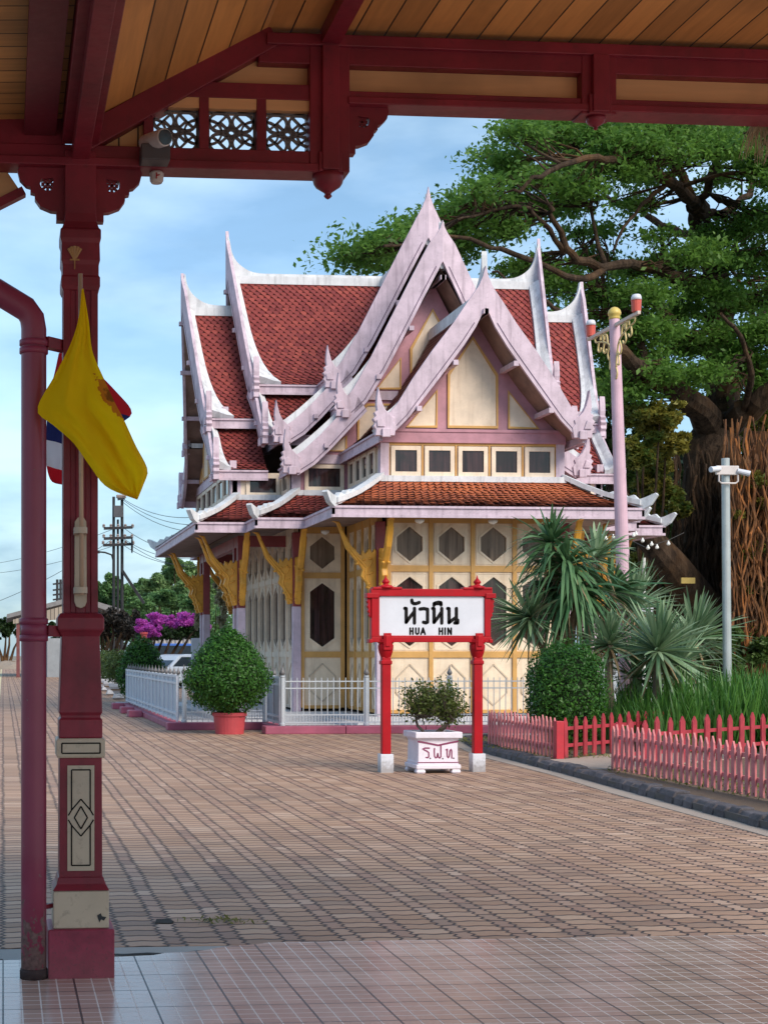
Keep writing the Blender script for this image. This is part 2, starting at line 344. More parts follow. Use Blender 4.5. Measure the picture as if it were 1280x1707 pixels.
# weeds in the joints near the slab, and a missing paver
W_ = MB(); W_.prism([(.84, 8.45), (.93, 8.43), (.95, 8.50), (.93, 8.58), (.86, 8.57)], lambda a, b, d: (a, b, d), .002, .005); st(W_.build('missing_paver_hole', paint('dark_sand_bed', (.03, .025, .02), .95, .3, 0)))
grassm = leafmat('weed_green', (.10, .12, .03), (.20, .19, .05))
pts = np.array([[1.2 + rng.normal(0, .10), 8.47 + rng.normal(0, .05), .008 + .012 * rng.random()] for _ in range(90)])
st(leaves('joint_weeds', pts, .03, grassm, up=.1, asp=.3)); bpy.data.objects['joint_weeds']['kind'] = 'stuff'
# railway bed beyond the platform edge
m = MB(); m.box((-9, 0, -.9), (-1.0, 180, -.55)); st(m.build('track_ballast', soilmat('grey_ballast', (.10, .09, .085), (.30, .28, .26), 18, .9)))
for x in (-3.9, -2.85):
    m = MB(); m.box((x - .035, 0, -.55), (x + .035, 180, -.40)); st(m.build('rail', paint('rusty_rail_steel', (.16, .10, .07), .45, .3, .3, metal=.5)))
# dark stone kerb of the garden, one row of rough blocks
KP = [(8.4, 25.9), (7.75, 25.3), (7.36, 23.4), (7.17, 22.0), (6.95, 18.5), (6.75, 16), (6.46, 12.4), (6.2, 8.6), (6.15, 7.82)]
def along(poly, step):
    out = []; acc = 0.0
    for (a, b) in zip(poly, poly[1:]):
        a, b = Vector(a), Vector(b); L = (b - a).length; k = acc
        while k < L: out.append((a + (b - a) * (k / L), (b - a).normalized())); k += step
        acc = k - L
    return out
m = MB()
for q, d in along(KP, .26):
    nrm = Vector((d.y, -d.x)); L = .122 + random.uniform(-.006, .006); o1 = random.uniform(-.012, .012); zt = .115 + random.uniform(-.015, .015)
    if nrm.x < 0: nrm = -nrm
    vv = []
    for s in (-1, 1):
        for (off, z) in ((-.02 + o1, -.02), (o1 - .005, zt * .6), (.03 + o1, zt), (.17, zt + .004), (.17, -.02)):
            c = q + d * (s * L * (1 - .1 * (z > .05))) + nrm * off; vv.append((c.x, c.y, z + random.uniform(-.006, .006)))
    i0 = [m.pt(x) for x in vv[:5]]; i1 = [m.pt(x) for x in vv[5:]]
    m.f.append(i0[::-1]); m.f.append(i1)
    for j in range(5): m.f.append([i0[j], i0[(j + 1) % 5], i1[(j + 1) % 5], i1[j]])
kerbm = paint('dark_kerb_stone', (.085, .075, .082), .8, .45, .5, (.20, .18, .17), 7, .6)
st(m.build('kerb', kerbm, bevel=.012))
m = MB(); m.prism([(x - .005, y) for x, y in KP] + [(x + .02, y) for x, y in KP[::-1]], lambda a, b, d: (a, b, d), -.03, .07); st(m.build('kerb_mortar', paint('kerb_mortar', (.10, .09, .085), .9, .2, 0)))
m = MB(); m.prism([(x - .20 - .05 * (i % 2), y) for i, (x, y) in enumerate(KP)] + [(x, y) for x, y in KP[::-1]], lambda a, b, d: (a, b, d), -.02, .006); st(m.build('kerb_apron', soilmat('pale_mortar', (.30, .24, .20), (.42, .34, .28), 5, .4)))
SOIL = soilmat('garden_soil', (.09, .055, .035), (.20, .135, .085), 3, .7)
gp = [(x + .10, y) for x, y in KP] + [(30, 7.82), (30, 25.9)]
m = MB(); m.prism(gp, lambda a, b, d: (a, b, d), -.1, .085); st(m.build('garden_bed', SOIL))
m = MB(); m.prism([(7.12, 18.05), (7.42, 17.98), (10.6, 20.4), (10.6, 22.6), (7.45, 19.8), (7.18, 19.75)], lambda a, b, d: (a, b, d), .02, .10); st(m.build('garden_path', soilmat('path_concrete', (.30, .22, .17), (.44, .34, .27), 2, .3)))
# ================================================================ the royal waiting pavilion
CX, CY = 9.6, 38.0
PAV = thing('pavilion', 'lavender and cream Thai pavilion with steep red tiled gables and golden eave brackets', 'pavilion', (CX, CY, 0))
def tilemat(name, a, b, c):
    N = NT(name); i = N.island(); p = N.pos()
    k = N.mix(N.ramp(i, [(0, 0.0), (.75, .6), (1, 1.0)]), a, b)
    k = N.mix(N.ramp(N.noise(.8, 4, p), [(.45, 0.0), (.68, .8)]), k, c)
    k = N.mix(N.ramp(N.noise(14, 3, p), [(.55, 0.0), (.8, .5)]), k, (.10, .045, .04))
    N.col(k); N.rough(.5); N.b.inputs['Specular IOR Level'].default_value = .35; N.bump(N.noise(30, 3, p), .2, .008); return N.m
TILE = tilemat('red_clay_tiles', (.19, .032, .031), (.35, .073, .052), (.245, .042, .037))
TILE_O = tilemat('orange_clay_tiles', (.29, .075, .04), (.48, .13, .06), (.52, .14, .05))
TILE_D = paint('dark_tile_bed', (.06, .018, .016), .8, .2, 0)
def frame(ax, ay, bx, by):   # (w, l, z) -> world for one wing: w along a, l along b
    return Matrix(((ax, bx, 0, CX), (ay, by, 0, CY), (0, 0, 1, 0), (0, 0, 0, 1)))
SOUTH = frame(1, 0, 0, -1); NORTH = frame(-1, 0, 0, 1); EAST = frame(0, 1, 1, 0); WEST = frame(0, -1, -1, 0)
def tiles(mb, rows_at, S_len, nrm_at, rowh=.105, tw=.17):
    """lay pointed clay tiles: rows_at(s) -> (left, right) end points at slope distance s"""
    n = int(S_len / rowh); 
    for r in range(n + 1):
        s0 = r * rowh - rowh * .35; s1 = min(s0 + rowh * 1.75, S_len + .03)
        a0, b0 = rows_at(max(0, s0)); a1, b1 = rows_at(s1); nn = nrm_at(min(max(s0, 0) + .01, S_len)); Lw = (b1 - a1).length
        if Lw < tw: continue
        k = max(1, round(Lw / tw)); off = .5 if r % 2 else 0.0
        for c in range(k + (1 if off else 0)):
            u0 = (c - off) / k; u1 = u0 + 1 / k; u0c, u1c = max(0, u0), min(1, u1)
            if u1c - u0c < .2 / k: continue
            j = random.uniform(-.008, .008); lift = nn * (.042 + j); g_ = (u1c - u0c) * .035; u0c += g_; u1c -= g_; um = (u0c + u1c) / 2; base = nn * .006
            T = lambda u, t, h: a0.lerp(b0, u).lerp(a1.lerp(b1, u), t) + h
            hx = lift * .5
            mb.f.append([mb.pt(T(u0c, 0, base)), mb.pt(T(u0c, .42, hx)), mb.pt(T(um, 1, lift)), mb.pt(T(u1c, .42, hx)), mb.pt(T(u1c, 0, base))])
def poly_len(pr): return [0] + list(np.cumsum([math.dist(a, b) for a, b in zip(pr, pr[1:])]))
def prof_at(pr, cl, s):
    s = min(max(s, 0), cl[-1] + .05)
    for k in range(len(pr) - 1):
        if s <= cl[k + 1] or k == len(pr) - 2:
            t = (s - cl[k]) / (cl[k + 1] - cl[k]); return (pr[k][0] + (pr[k+1][0] - pr[k][0]) * t, pr[k][1] + (pr[k+1][1] - pr[k][1]) * t, k)
def smooth_prof(p, n=4):
    out = []
    for k in range(len(p) - 1):
        p0 = p[max(k - 1, 0)]; p1 = p[k]; p2 = p[k + 1]; p3 = p[min(k + 2, len(p) - 1)]
        for j in range(n):
            t = j / n
            out.append(tuple(.5 * ((2 * p1[i]) + (-p0[i] + p2[i]) * t + (2*p0[i] - 5*p1[i] + 4*p2[i] - p3[i]) * t * t + (-p0[i] + 3*p1[i] - 3*p2[i] + p3[i]) * t ** 3) for i in range(len(p1))))
    return out + [p[-1]]
UP = [(0, 10.87), (.5, 10.06), (1.0, 9.22), (1.5, 8.50), (1.85, 8.10), (2.12, 7.88)]
LO = [(1.85, 7.74), (2.3, 7.30), (2.75, 6.90), (3.1, 6.63), (3.3, 6.52)]
TO = [(0, 0), (.05, .25), (.14, .47), (.29, .76), (.64, 1.44), (1.03, 2.22), (1.52, 3.20), (1.91, 3.92), (2.16, 4.24)]
TI = [(0, 1.16), (.012, 1.18), (.04, 1.23), (.11, 1.38), (.37, 1.88), (.73, 2.60), (1.20, 3.52), (1.62, 4.22), (1.92, 4.50)]
BO = [(1.82, 4.10), (2.22, 4.50), (2.62, 4.92), (3.0, 5.27), (3.34, 5.50)]
BI = [(1.62, 4.42), (1.98, 4.80), (2.38, 5.23), (2.76, 5.60), (3.14, 5.84)]
SPIKE = [(-.20, -.32), (-.24, -.10), (-.17, -.02), (-.20, .07), (-.10, .14), (.0, .24), (.07, .38), (.12, .56), (.155, .74), (.19, .50), (.20, .34), (.18, .22), (.25, .18), (.21, .10), (.28, .04), (.22, -.04), (.27, -.12), (.21, -.19), (.22, -.32)]
def side_pts(pr, s, L, sgn): return [Vector((sgn * a, L(a), z)) for a, z in pr]
def roof_tier(M, nm, label, up, lo, L0, L1, lean, tipz, to, ti, bo, bi, zoff, axis_tile=True, tile=None, posts=True, spike=True, kz=1.0):
    """one gabled tier of a wing from l = L0 to L1 with tiles, ridge, white edge bands, bargeboard, naga finials, eave boards, purlins"""
    tile = tile or TILE
    pass
    up = [(a, z + zoff) for a, z in up]; lo = [(a, z + zoff) for a, z in lo] if lo else None
    root = None; roof = thing('gable_roof', None, None, (CX, CY, 0)); roof.parent = PAV; roof.location = (0, 0, 0)
    if label: roof['label'] = label
    Lf = lambda a: L1 - lean * min(a, 2.2) / 2.12
    for pr, raw in ((up, 'u'), (lo, 'l')):
        if not pr: continue
        pr = smooth_prof(pr, 3); cl = poly_len(pr); tot = cl[-1]
        band = (lambda s: .24 + .34 * (s / tot) ** 5) if raw == 'u' else (lambda s: .20 + .12 * (s / tot) ** 4)
        for sg in (-1, 1):
            bed, tl, wh, eb, so_ = MB(M), MB(M), MB(M), MB(M), MB(M)
            def ends(s, sg=sg, pr=pr, cl=cl, band=band):
                a, z, k = prof_at(pr, cl, s); return Vector((sg * a, L0, z)), Vector((sg * a, Lf(a) - band(s) + .02, z))
            def nrm(s, sg=sg, pr=pr, cl=cl):
                a, z, k = prof_at(pr, cl, s); da = pr[k+1][0] - pr[k][0]; dz = pr[k+1][1] - pr[k][1]; n = Vector((-dz * sg, 0, da)); return n.normalized()
            tiles(tl, ends, tot, nrm)
            N_ = 14; ss = [tot * k / N_ for k in range(N_ + 1)]
            bed.strip([ends(s)[0] for s in ss], [Vector((e.x, Lf(abs(e.x)) - .06, e.z)) for e in (ends(s)[1] for s in ss)])
            so_.strip([ends(s)[0] - nrm(s) * .07 for s in ss], [Vector((e.x, Lf(abs(e.x)) + .02, e.z)) - nrm(s) * .07 for s, e in ((s, ends(s)[1]) for s in ss)])
            # white edge band standing above the tiles
            la, lb = [], []
            for s in ss:
                e = ends(s)[1]; n = nrm(s); la.append(Vector((e.x, e.y - .02, e.z)) + n * .0); lb.append(Vector((e.x, Lf(abs(e.x)) - .03, e.z)) + n * 0)
            nmid = nrm(tot * .5)
            q = [[wh.pt(p_ + nrm(s) * h) for p_, h in ((a_, -.01), (a_, .09), (a_.lerp(b_, .35), .12), (b_.lerp(a_, .3), .19), (b_, .24), (b_, .04))] for s, a_, b_ in zip(ss, la, lb)]
            for r0, r1 in zip(q, q[1:]):
                for j in range(5): wh.f.append([r0[j], r0[j+1], r1[j+1], r1[j]])
            wh.f.append(q[-1]); wh.f.append(q[0][::-1])
            # eave board under the lowest tiles
            a, z = pr[-1]
            eb.box((sg * (a - .03), L0, z - .20), (sg * (a + .03), Lf(a) - .02, z - .012)); eb.box((sg * (a + .028), L0, z - .035), (sg * (a + .065), Lf(a) - .02, z + .005)); eb.box((sg * (a + .028), L0, z - .23), (sg * (a + .05), Lf(a) - .04, z - .17))
            # purlins
            for fr in ((.07, .42, .76) if raw == 'u' else (.55,)):
                a, z, k = prof_at(pr, cl, fr * tot); n = nrm(fr * tot); c = Vector((sg * a, 0, z)) - n * .15
                pu = MB(M); pu.bar((c.x, max(L0, L1 - 1.5), c.z), (c.x, Lf(a) + .14, c.z), .10, .10); pu.build('purlin', LAV, roof)
            bd_o = bed.build('tile_bed', TILE_D, roof); tl.build('roof_tiles', tile, roof, fix=False); so_.build('soffit', SOFFIT, roof); wh.build('edge_band', WHITE, roof); eb.build('eave_board', LAV, roof)
    if lo:   # white ledge between the two slopes
        for sg in (-1, 1): wh = MB(M); wh.box((sg * (lo[0][0] - .03), L0, lo[0][1] - .02), (sg * (lo[0][0] + .10), Lf(1.9) - .1, lo[0][1] + .10)); wh.build('roof_ledge', WHITE, roof)
    # ridge cap and the upswept end
    rz = up[0][1]; r = MB(M); r.box((-.11, L0, rz - .10), (.11, L1 - .1, rz + .10)); r.box((-.065, L0, rz + .10), (.065, L1 - .12, rz + .17))
    sw = smooth_prof([(L1 - 1.2, rz + .165), (L1 - .62, rz + .20), (L1 - .26, rz + .40), (L1 - .09, rz + .66), (L1 - .03, rz + .95), (L1 + .0, tipz - .16)], 4)
    poly = sw + [(L1 + .03, tipz - .16), (L1 + .05, rz + .2), (L1 - .02, rz - .08), (L1 - 1.35, rz - .05)]
    r.prism(poly, lambda l, z, d: (d, l, z), -.055, .055); r.build('ridge_cap', WHITE, roof)
    # bargeboard
    for oo, ii in ((to, ti), (bo, bi)):
        if not oo: continue
        for sg in (-1, 1):
            b = MB(M); gl = MB(M)
            Lp = [Vector((sg * a, Lf(a) + .0, tipz - dz)) for a, dz in oo]; Ri = [Vector((sg * a, Lf(a) + .0, tipz - dz)) for a, dz in ii]
            b.strip(Lp, Ri, .075, (0, 1, 0))
            g0 = [x.lerp(y, .80) + Vector((0, .078, 0)) for x, y in zip(Lp, Ri)][(3 if oo is to else 0):]; g1 = [x.lerp(y, .84) + Vector((0, .078, 0)) for x, y in zip(Lp, Ri)][(3 if oo is to else 0):]
            gl.strip(g0, g1); b.strip(g0, g1); b.build('bargeboard', LAV, roof); gl.v = [v_ + (M.to_3x3() @ Vector((0, .003, 0))) for v_ in gl.v]; gl.build('groove_line', paint('groove_shadow_paint', (.10, .06, .11), .6, .2, 0), roof, fix=False)
    pass
    if spike:
        for oo in (to, bo):
            if not oo: continue
            for sg in (-1, 1):
                a, dz = oo[-1]; f = MB(M); sc = .92
                f.prism([(sg * (a - .06 + x * sc), tipz - dz + .0 + z * sc) for x, z in SPIKE], lambda x, z, d: (x, d, z), Lf(a) - .03, Lf(a) + .11)
                f.prism([(sg * (a + .0 + x * sc), tipz - dz - .03 + z * sc) for x, z in ((-.05, -.1), (.12, -.1), (.14, .05), (.02, .1))], lambda x, z, d: (x, d, z), Lf(a) + .11, Lf(a) + .14)
                f.prism([(sg * (a + x * sc), tipz - dz + z * sc) for x, z in ((-.16, -.36), (.02, -.36), (.02, -.17), (-.16, -.17))], lambda x, z, d: (x, d, z), Lf(a) + .11, Lf(a) + .17)
                f.build('naga_finial', LAV, roof, bevel=.012)
    return roof
def shift(pts, dz): return [(a, z + dz) for a, z in pts]
to2 = [(a, dz - .25 if dz > .7 else dz * .68) for a, dz in TO]; ti2 = [(a, dz - .25) for a, dz in TI]; bo2 = [(a, dz - .25) for a, dz in BO]; bi2 = [(a, dz - .25) for a, dz in BI]
for M_, nm in ((SOUTH, 's'), (WEST, 'w'), (EAST, 'e'), (NORTH, 'n')):
    roof_tier(M_, nm, None, UP, LO, 0.0, 3.97, .36, 12.10, TO, TI, BO, BI, 0)
    roof_tier(M_, nm, None, UP, LO, 3.55, 5.10, .36, 11.02, to2, ti2, bo2, bi2, -.82)
UP3 = [(0, 8.62), (.4, 7.93), (.9, 7.16), (1.4, 6.55), (1.75, 6.20), (2.08, 5.96)]
TO3 = [(0, 0), (.05, .20), (.14, .41), (.38, .75), (.64, 1.14), (1.07, 1.70), (1.46, 2.26), (1.78, 2.78), (2.08, 3.12)]
TI3 = [(0, .84), (.01, .86), (.05, .92), (.20, 1.23), (.44, 1.60), (.85, 2.15), (1.22, 2.63), (1.56, 3.06), (1.88, 3.38)]
roof_tier(SOUTH, 'p', 'lowest front porch gable, in front of the two tall ones', UP3, None, 3.4, 8.10, .10, 9.26, TO3, TI3, None, None, 0)
# ---------------------------------------------------------------- gable walls, clerestory walls
GW = MB(); 
def wall_frame(o, d):     # local (u, out, z) on a wall starting at o, running along d; out points to the viewer side (right of d)
    o = Vector((o[0], o[1], 0)); d = Vector((d[0], d[1], 0)).normalized(); n = Vector((d.y, -d.x, 0))
    return Matrix(((d.x, n.x, 0, o.x), (d.y, n.y, 0, o.y), (0, 0, 1, 0), (0, 0, 0, 1)))
PANE = MB(); 
def window(M, u0, u1, z0, z1, fr=.085, mat=None, framemat=None):
    f = MB(M)
    f.box((u0, .0, z0), (u1, .045, z0 + fr)); f.box((u0, 0, z1 - fr), (u1, .045, z1)); f.box((u0, 0, z0 + fr), (u0 + fr, .045, z1 - fr)); f.box((u1 - fr, 0, z0 + fr), (u1, .045, z1 - fr))
    o = f.build('window', framemat or CREAM, PAV); g = MB(M); g.face([(u0 + fr, .012, z0 + fr), (u1 - fr, .012, z0 + fr), (u1 - fr, .012, z1 - fr), (u0 + fr, .012, z1 - fr)]); g.build('pane', GLASS, o)
# front porch gable at dy = -7.3
def gable_panels(M, c, zb, polys, depth=.03):
    for q in polys:
        a = MB(M); a.prism([(c + x, z) for x, z in q], lambda x, z, d: (x, d, z), .0, .012); o = a.build('gable_panel', CREAM, PAV)
        cx = sum(x for x, z in q) / len(q); cz = sum(z for x, z in q) / len(q); t = MB(M)
        L = [Vector((c + x, .012, z)) for x, z in q]; I = [Vector((c + x + (cx - x) * .05 / max(.3, math.hypot(cx - x, cz - z)) * 1.2, .012, z + (cz - z) * .05 / max(.3, math.hypot(cx - x, cz - z)) * 1.2)) for x, z in q]
        t.strip(L + L[:1], I + I[:1], .022, (0, 1, 0)); t.build('panel_trim', MUST, o)
M1 = wall_frame((CX - 1.93, CY - 7.3), (1, 0)); W1 = 3.86
g = MB(M1); g.prism([(0, 5.82), (W1, 5.82), (W1, 6.02), (W1 / 2, 8.42), (0, 6.02)], lambda x, z, d: (x, d, z), -.1, -.004); g.build('gable_wall', PINK, PAV)
gable_panels(M1, W1 / 2, 6.11, [[(-.53, 6.13), (.53, 6.13), (.53, 7.24), (0, 8.02), (-.53, 7.24)], [(-1.40, 6.13), (-.74, 6.13), (-.74, 6.92)], [(.74, 6.13), (1.40, 6.13), (.74, 6.92)]])
g = MB(M1); g.box((-.02, -.1, 5.82), (W1 + .02, .05, 6.10)); g.box((-.04, -.1, 6.04), (W1 + .04, .07, 6.10)); g.box((-.02, .05, 5.82), (W1 + .02, .065, 5.86)); g.build('gable_beam', PINK, PAV)
g = MB(M1); g.box((.02, -.1, 5.05), (W1 - .02, -.012, 5.82)); g.build('clerestory_wall', CREAM, PAV)
for u in (0, W1 - .18): g = MB(M1); g.box((u, -.18, 5.0), (u + .18, .03, 5.82)); g.build('clerestory_post', LAV, PAV)
g = MB(M1); g.box((.18, -.012, 5.05), (W1 - .18, .02, 5.12)); g.box((.18, -.012, 5.77), (W1 - .18, .02, 5.82))
for k in range(6): g.box((.18 + 3.5 * k / 5 - .015, -.012, 5.12), (.18 + 3.5 * k / 5 + .015, .02, 5.77))
g.build('clerestory_frame', MUST, PAV)
for k in range(5): window(M1, .18 + .7 * k + .04, .18 + .7 * (k + 1) - .04, 5.14, 5.75)
# side clerestory of the porch (west and east)
for (o, d) in (((CX - 1.93, CY - 4.4), (0, -1)), ((CX + 1.93, CY - 7.3), (0, 1))):
    Mx = wall_frame(o, d); g = MB(Mx); g.box((.0, -.1, 5.0), (2.72, -.012, 6.1)); g.build('clerestory_wall', CREAM, PAV)
    for k in range(4): window(Mx, .15 + .62 * k, .15 + .62 * k + .56, 5.16, 5.76)
    g = MB(Mx); g.box((0, -.1, 5.78), (2.72, .03, 5.98)); g.build('wall_beam', PINK, PAV)
# gable end walls of the four wings
def wing_gable(Mw, half=3.2, front=False):
    M = Mw @ Matrix(((1, 0, 0, 0), (0, 1, 0, 4.36), (0, 0, 1, 0), (0, 0, 0, 1)))
    pr = [(half, 5.0), (half, 5.72), (2.4, 6.22), (1.95, 6.62), (1.95, 6.98), (1.45, 7.5), (.95, 8.16), (.45, 9.0), (0, 9.86)]
    pol = [(-a, z) for a, z in pr] + [(a, z) for a, z in pr[::-1][1:]]
    g = MB(M); g.prism(pol, lambda x, z, d: (x, d, z), -.12, -.004); g.build('gable_wall', PINK if front else LAV, PAV)
    gable_panels(M, 0, 7.4, [[(-.52, 7.42), (.52, 7.42), (.52, 8.35), (0, 9.25), (-.52, 8.35)], [(-1.30, 7.42), (-.72, 7.42), (-.72, 8.15)], [(.72, 7.42), (1.30, 7.42), (.72, 8.15)],
        [(-.52, 5.95), (.52, 5.95), (.52, 7.1), (-.52, 7.1)], [(-1.72, 6.02), (-.72, 6.02), (-.72, 7.1), (-1.5, 7.1), (-1.72, 6.9)], [(.72, 6.02), (1.72, 6.02), (1.72, 6.9), (1.5, 7.1), (.72, 7.1)],
        [(-2.55, 6.02), (-1.95, 6.02), (-1.95, 6.38)], [(1.95, 6.02), (2.55, 6.02), (1.95, 6.38)]])
    g = MB(M); g.box((-1.95, -.1, 7.18), (1.95, .05, 7.38)); g.box((-half - .02, -.1, 5.74), (half + .02, .05, 5.94)); g.build('gable_beam', LAV, PAV)
    for u in (-half, half - .2): g = MB(M); g.box((u, -.2, 5.0), (u + .2, .035, 5.74)); g.build('clerestory_post', LAV, PAV)
    n = 6; 
    for k in range(n):
        if front and 1 <= k <= 4: continue
        u = -half + .24 + (2 * half - .48) * k / n; window(M, u + .05, u + (2 * half - .48) / n - .05, 5.14, 5.72)
wing_gable(SOUTH, front=True); wing_gable(WEST); wing_gable(EAST); wing_gable(NORTH)
# side walls under the long eaves of the wings
for sx in (-1, 1):
    for sy in (-1, 1):
        if sy < 0:
            Mx = wall_frame((CX - 4.24, CY - 3.2), (1, 0)) if sx < 0 else wall_frame((CX + 3.2, CY - 3.2), (1, 0))
        else: Mx = wall_frame((CX + 4.24, CY + 3.2), (-1, 0)) if sx > 0 else wall_frame((CX - 3.2, CY + 3.2), (-1, 0))
        g = MB(Mx); g.box((0, -.1, 5.0), (1.04, -.004, 5.66)); g.build('clerestory_wall', CREAM, PAV); window(Mx, .2, .98, 5.12, 5.62)
        if sx < 0: Mx = wall_frame((CX - 3.2, CY - 3.2), (0, -1)) if sy < 0 else wall_frame((CX - 3.2, CY + 4.24), (0, -1))
        else: Mx = wall_frame((CX + 3.2, CY - 4.24), (0, 1)) if sy < 0 else wall_frame((CX + 3.2, CY + 3.2), (0, 1))
        g = MB(Mx); g.box((0, -.1, 5.0), (1.04, -.004, 5.66)); g.build('clerestory_wall', CREAM, PAV); window(Mx, .12, .92, 5.12, 5.62)
# ---------------------------------------------------------------- stepped lower eave all round
q = [(-1.93, -7.3), (-1.93, -4.4), (-3.1, -4.4), (-3.1, -3.3), (-4.27, -3.3)]; qe = [(-3.16, -8.42), (-3.16, -5.65), (-4.23, -5.65), (-4.23, -4.42), (-5.36, -4.42)]
def ring(q): 
    a = q + [(x, -y) for x, y in q[::-1]]; return a + [(-x, y) for x, y in a[::-1]]
WL, EV = ring(q), ring(qe); n = len(WL); ZW, ZE = 5.06, 4.42
TLo, bed, wh, fb, sf, fw = MB(), MB(), MB(), MB(), MB(), MB()
c0 = Vector((CX, CY, 0))
for k in range(n):
    a, b = WL[k], WL[(k + 1) % n]; e, f = EV[k], EV[(k + 1) % n]
    A, B, E, F_ = [Vector((x, y, z)) + c0 for (x, y), z in ((a, ZW), (b, ZW), (e, ZE), (f, ZE))]
    out = ((E + F_) / 2 - (A + B) / 2); nn = (B - A).cross(E - A).normalized(); nn = nn if nn.z > 0 else -nn; S_len = abs((E - A).dot((nn.cross((F_ - E).normalized()))))
    dip = lambda t: Vector((0, 0, -.09 * math.sin(math.pi * t)))
    fb, sf, wh = MB(), MB(), MB()
    tl = MB(); tiles(tl, lambda s: (A.lerp(E, s / S_len) + dip(s / S_len), B.lerp(F_, s / S_len) + dip(s / S_len)), S_len, lambda s: nn, .10, .15)
    seg = [k_ / 6 for k_ in range(7)]
    bd = MB(); bd.strip([A.lerp(E, t) + dip(t) for t in seg], [B.lerp(F_, t) + dip(t) for t in seg]); bo_ = bd.build('eave_roof', TILE_D, PAV); tl.build('roof_tiles', TILE_O if (abs(a[1] + 7.3) < .01 and abs(b[1] + 7.3) < .01) else TILE, bo_, fix=False)
    d = (F_ - E).normalized(); o = Vector((d.y, -d.x, 0)); 
    if o.dot(out) < 0: o = -o
    for (z0, z1, p0, p1, mb) in ((-.215, -.02, -.05, .0, fb), (-.05, -.005, .0, .03, fb), (-.235, -.18, 0, .022, fb)):
        i = []
        for (pp, dd) in ((E, -1), (F_, 1)):
            for off, z in ((p0, z0), (p1, z0), (p1, z1), (p0, z1)): i.append(mb.pt(pp + o * off + Vector((0, 0, z))))
        for qd in ((0,1,2,3),(7,6,5,4),(0,4,5,1),(1,5,6,2),(2,6,7,3),(3,7,4,0)): mb.f.append([i[x] for x in qd])
    sf.face([A + Vector((0, 0, -.72)), B + Vector((0, 0, -.72)), F_ + Vector((0, 0, -.205)) - o * .04, E + Vector((0, 0, -.205)) - o * .04])
    # white flashing along the wall
    wh.bar(A + Vector((0, 0, .03)) + (E - A) * .02, B + Vector((0, 0, .03)) + (F_ - B) * .02, .16, .12)
    wh.build('wall_flashing', WHITE, bo_); fb.build('eave_fascia', LAV, bo_); sf.build('eave_soffit', SOFFIT, bo_); wh = MB()
    # hips: convex corners carry a white cap with an upturned end
    pa, pb = EV[k - 1], EV[(k + 1) % n]; cr_ = (e[0] - pa[0]) * (pb[1] - e[1]) - (e[1] - pa[1]) * (pb[0] - e[0])
    dn = (E - A).normalized(); sd = Vector((dn.y, -dn.x, 0)).normalized()
    if cr_ < 0:
        pth = [A.lerp(E, t) + dip(t) * .8 + Vector((0, 0, .04)) for t in (0, .25, .5, .75, .97)]
        wh.strip([p_ - sd * .10 for p_ in pth], [p_ + sd * .10 for p_ in pth], .10, (0, 0, 1)); wh.build('hip_cap', WHITE, bo_)
        hd = Vector((dn.x, dn.y, 0)).normalized()
        prof = [(-.80, .0), (-.62, .13), (-.54, .09), (-.42, .17), (-.33, .11), (-.20, .19), (-.10, .13), (.03, .20), (.24, .28), (.27, .24), (.14, .05), (0, -.03), (-.3, -.03)]
        cap = MB(); cap.prism(prof, lambda a_, z_, d_: E + hd * a_ - Vector((0, 0, 0)) * 1 + sd * d_ + Vector((0, 0, z_ + (.0 if a_ > 0 else -a_ * .38))), -.06, .06); cap.build('hip_finial', WHITE, PAV)
# ---------------------------------------------------------------- lower walls
GCREAM = paint('glow_tinted_cream_paint', (.81, .655, .48), .5, .12, .2, (.40, .25, .13), streak=.35)  # cream with a little warm under-eave light put into its colour
def ring_panel(mb, u0, u1, z0, z1, hw, zb, zt, sh, y=0.0):
    c = (u0 + u1) / 2; P3 = lambda x, z: (x, y, z)
    for s in (-1, 1):
        X = u0 if s < 0 else u1
        mb.face([P3(X, z1), P3(X, zt - sh), P3(c + s * hw, zt - sh), P3(c, zt), P3(c, z1)]); mb.face([P3(X, zt - sh), P3(X, zb + sh), P3(c + s * hw, zb + sh), P3(c + s * hw, zt - sh)])
        mb.face([P3(X, z0), P3(c, z0), P3(c, zb), P3(c + s * hw, zb + sh), P3(X, zb + sh)])
    hx = [(c, zt), (c + hw, zt - sh), (c + hw, zb + sh), (c, zb), (c - hw, zb + sh), (c - hw, zt - sh)]
    L = [Vector(P3(x, z)) for x, z in hx]; Dp = [p_ + Vector((0, -.05, 0)) for p_ in L]
    mb.strip(L + L[:1], Dp + Dp[:1])
    k = 1 + .045 / hw; L2 = [Vector((c + (x - c) * k, y, (zt + zb) / 2 + (z - (zt + zb) / 2) * (1 + .09 / (zt - zb)))) for x, z in hx]
    mb.strip(L + L[:1], L2 + L2[:1], .018, (0, 1, 0)); return hx
REFLECT_PANE = pane_mat('taupe_reflection_curtain_glass', (.10, .065, .045), (.27, .19, .135), (.17, .12, .085), .18, .2)  # paler taupe puts the pane reflection into the colour, over curtain folds
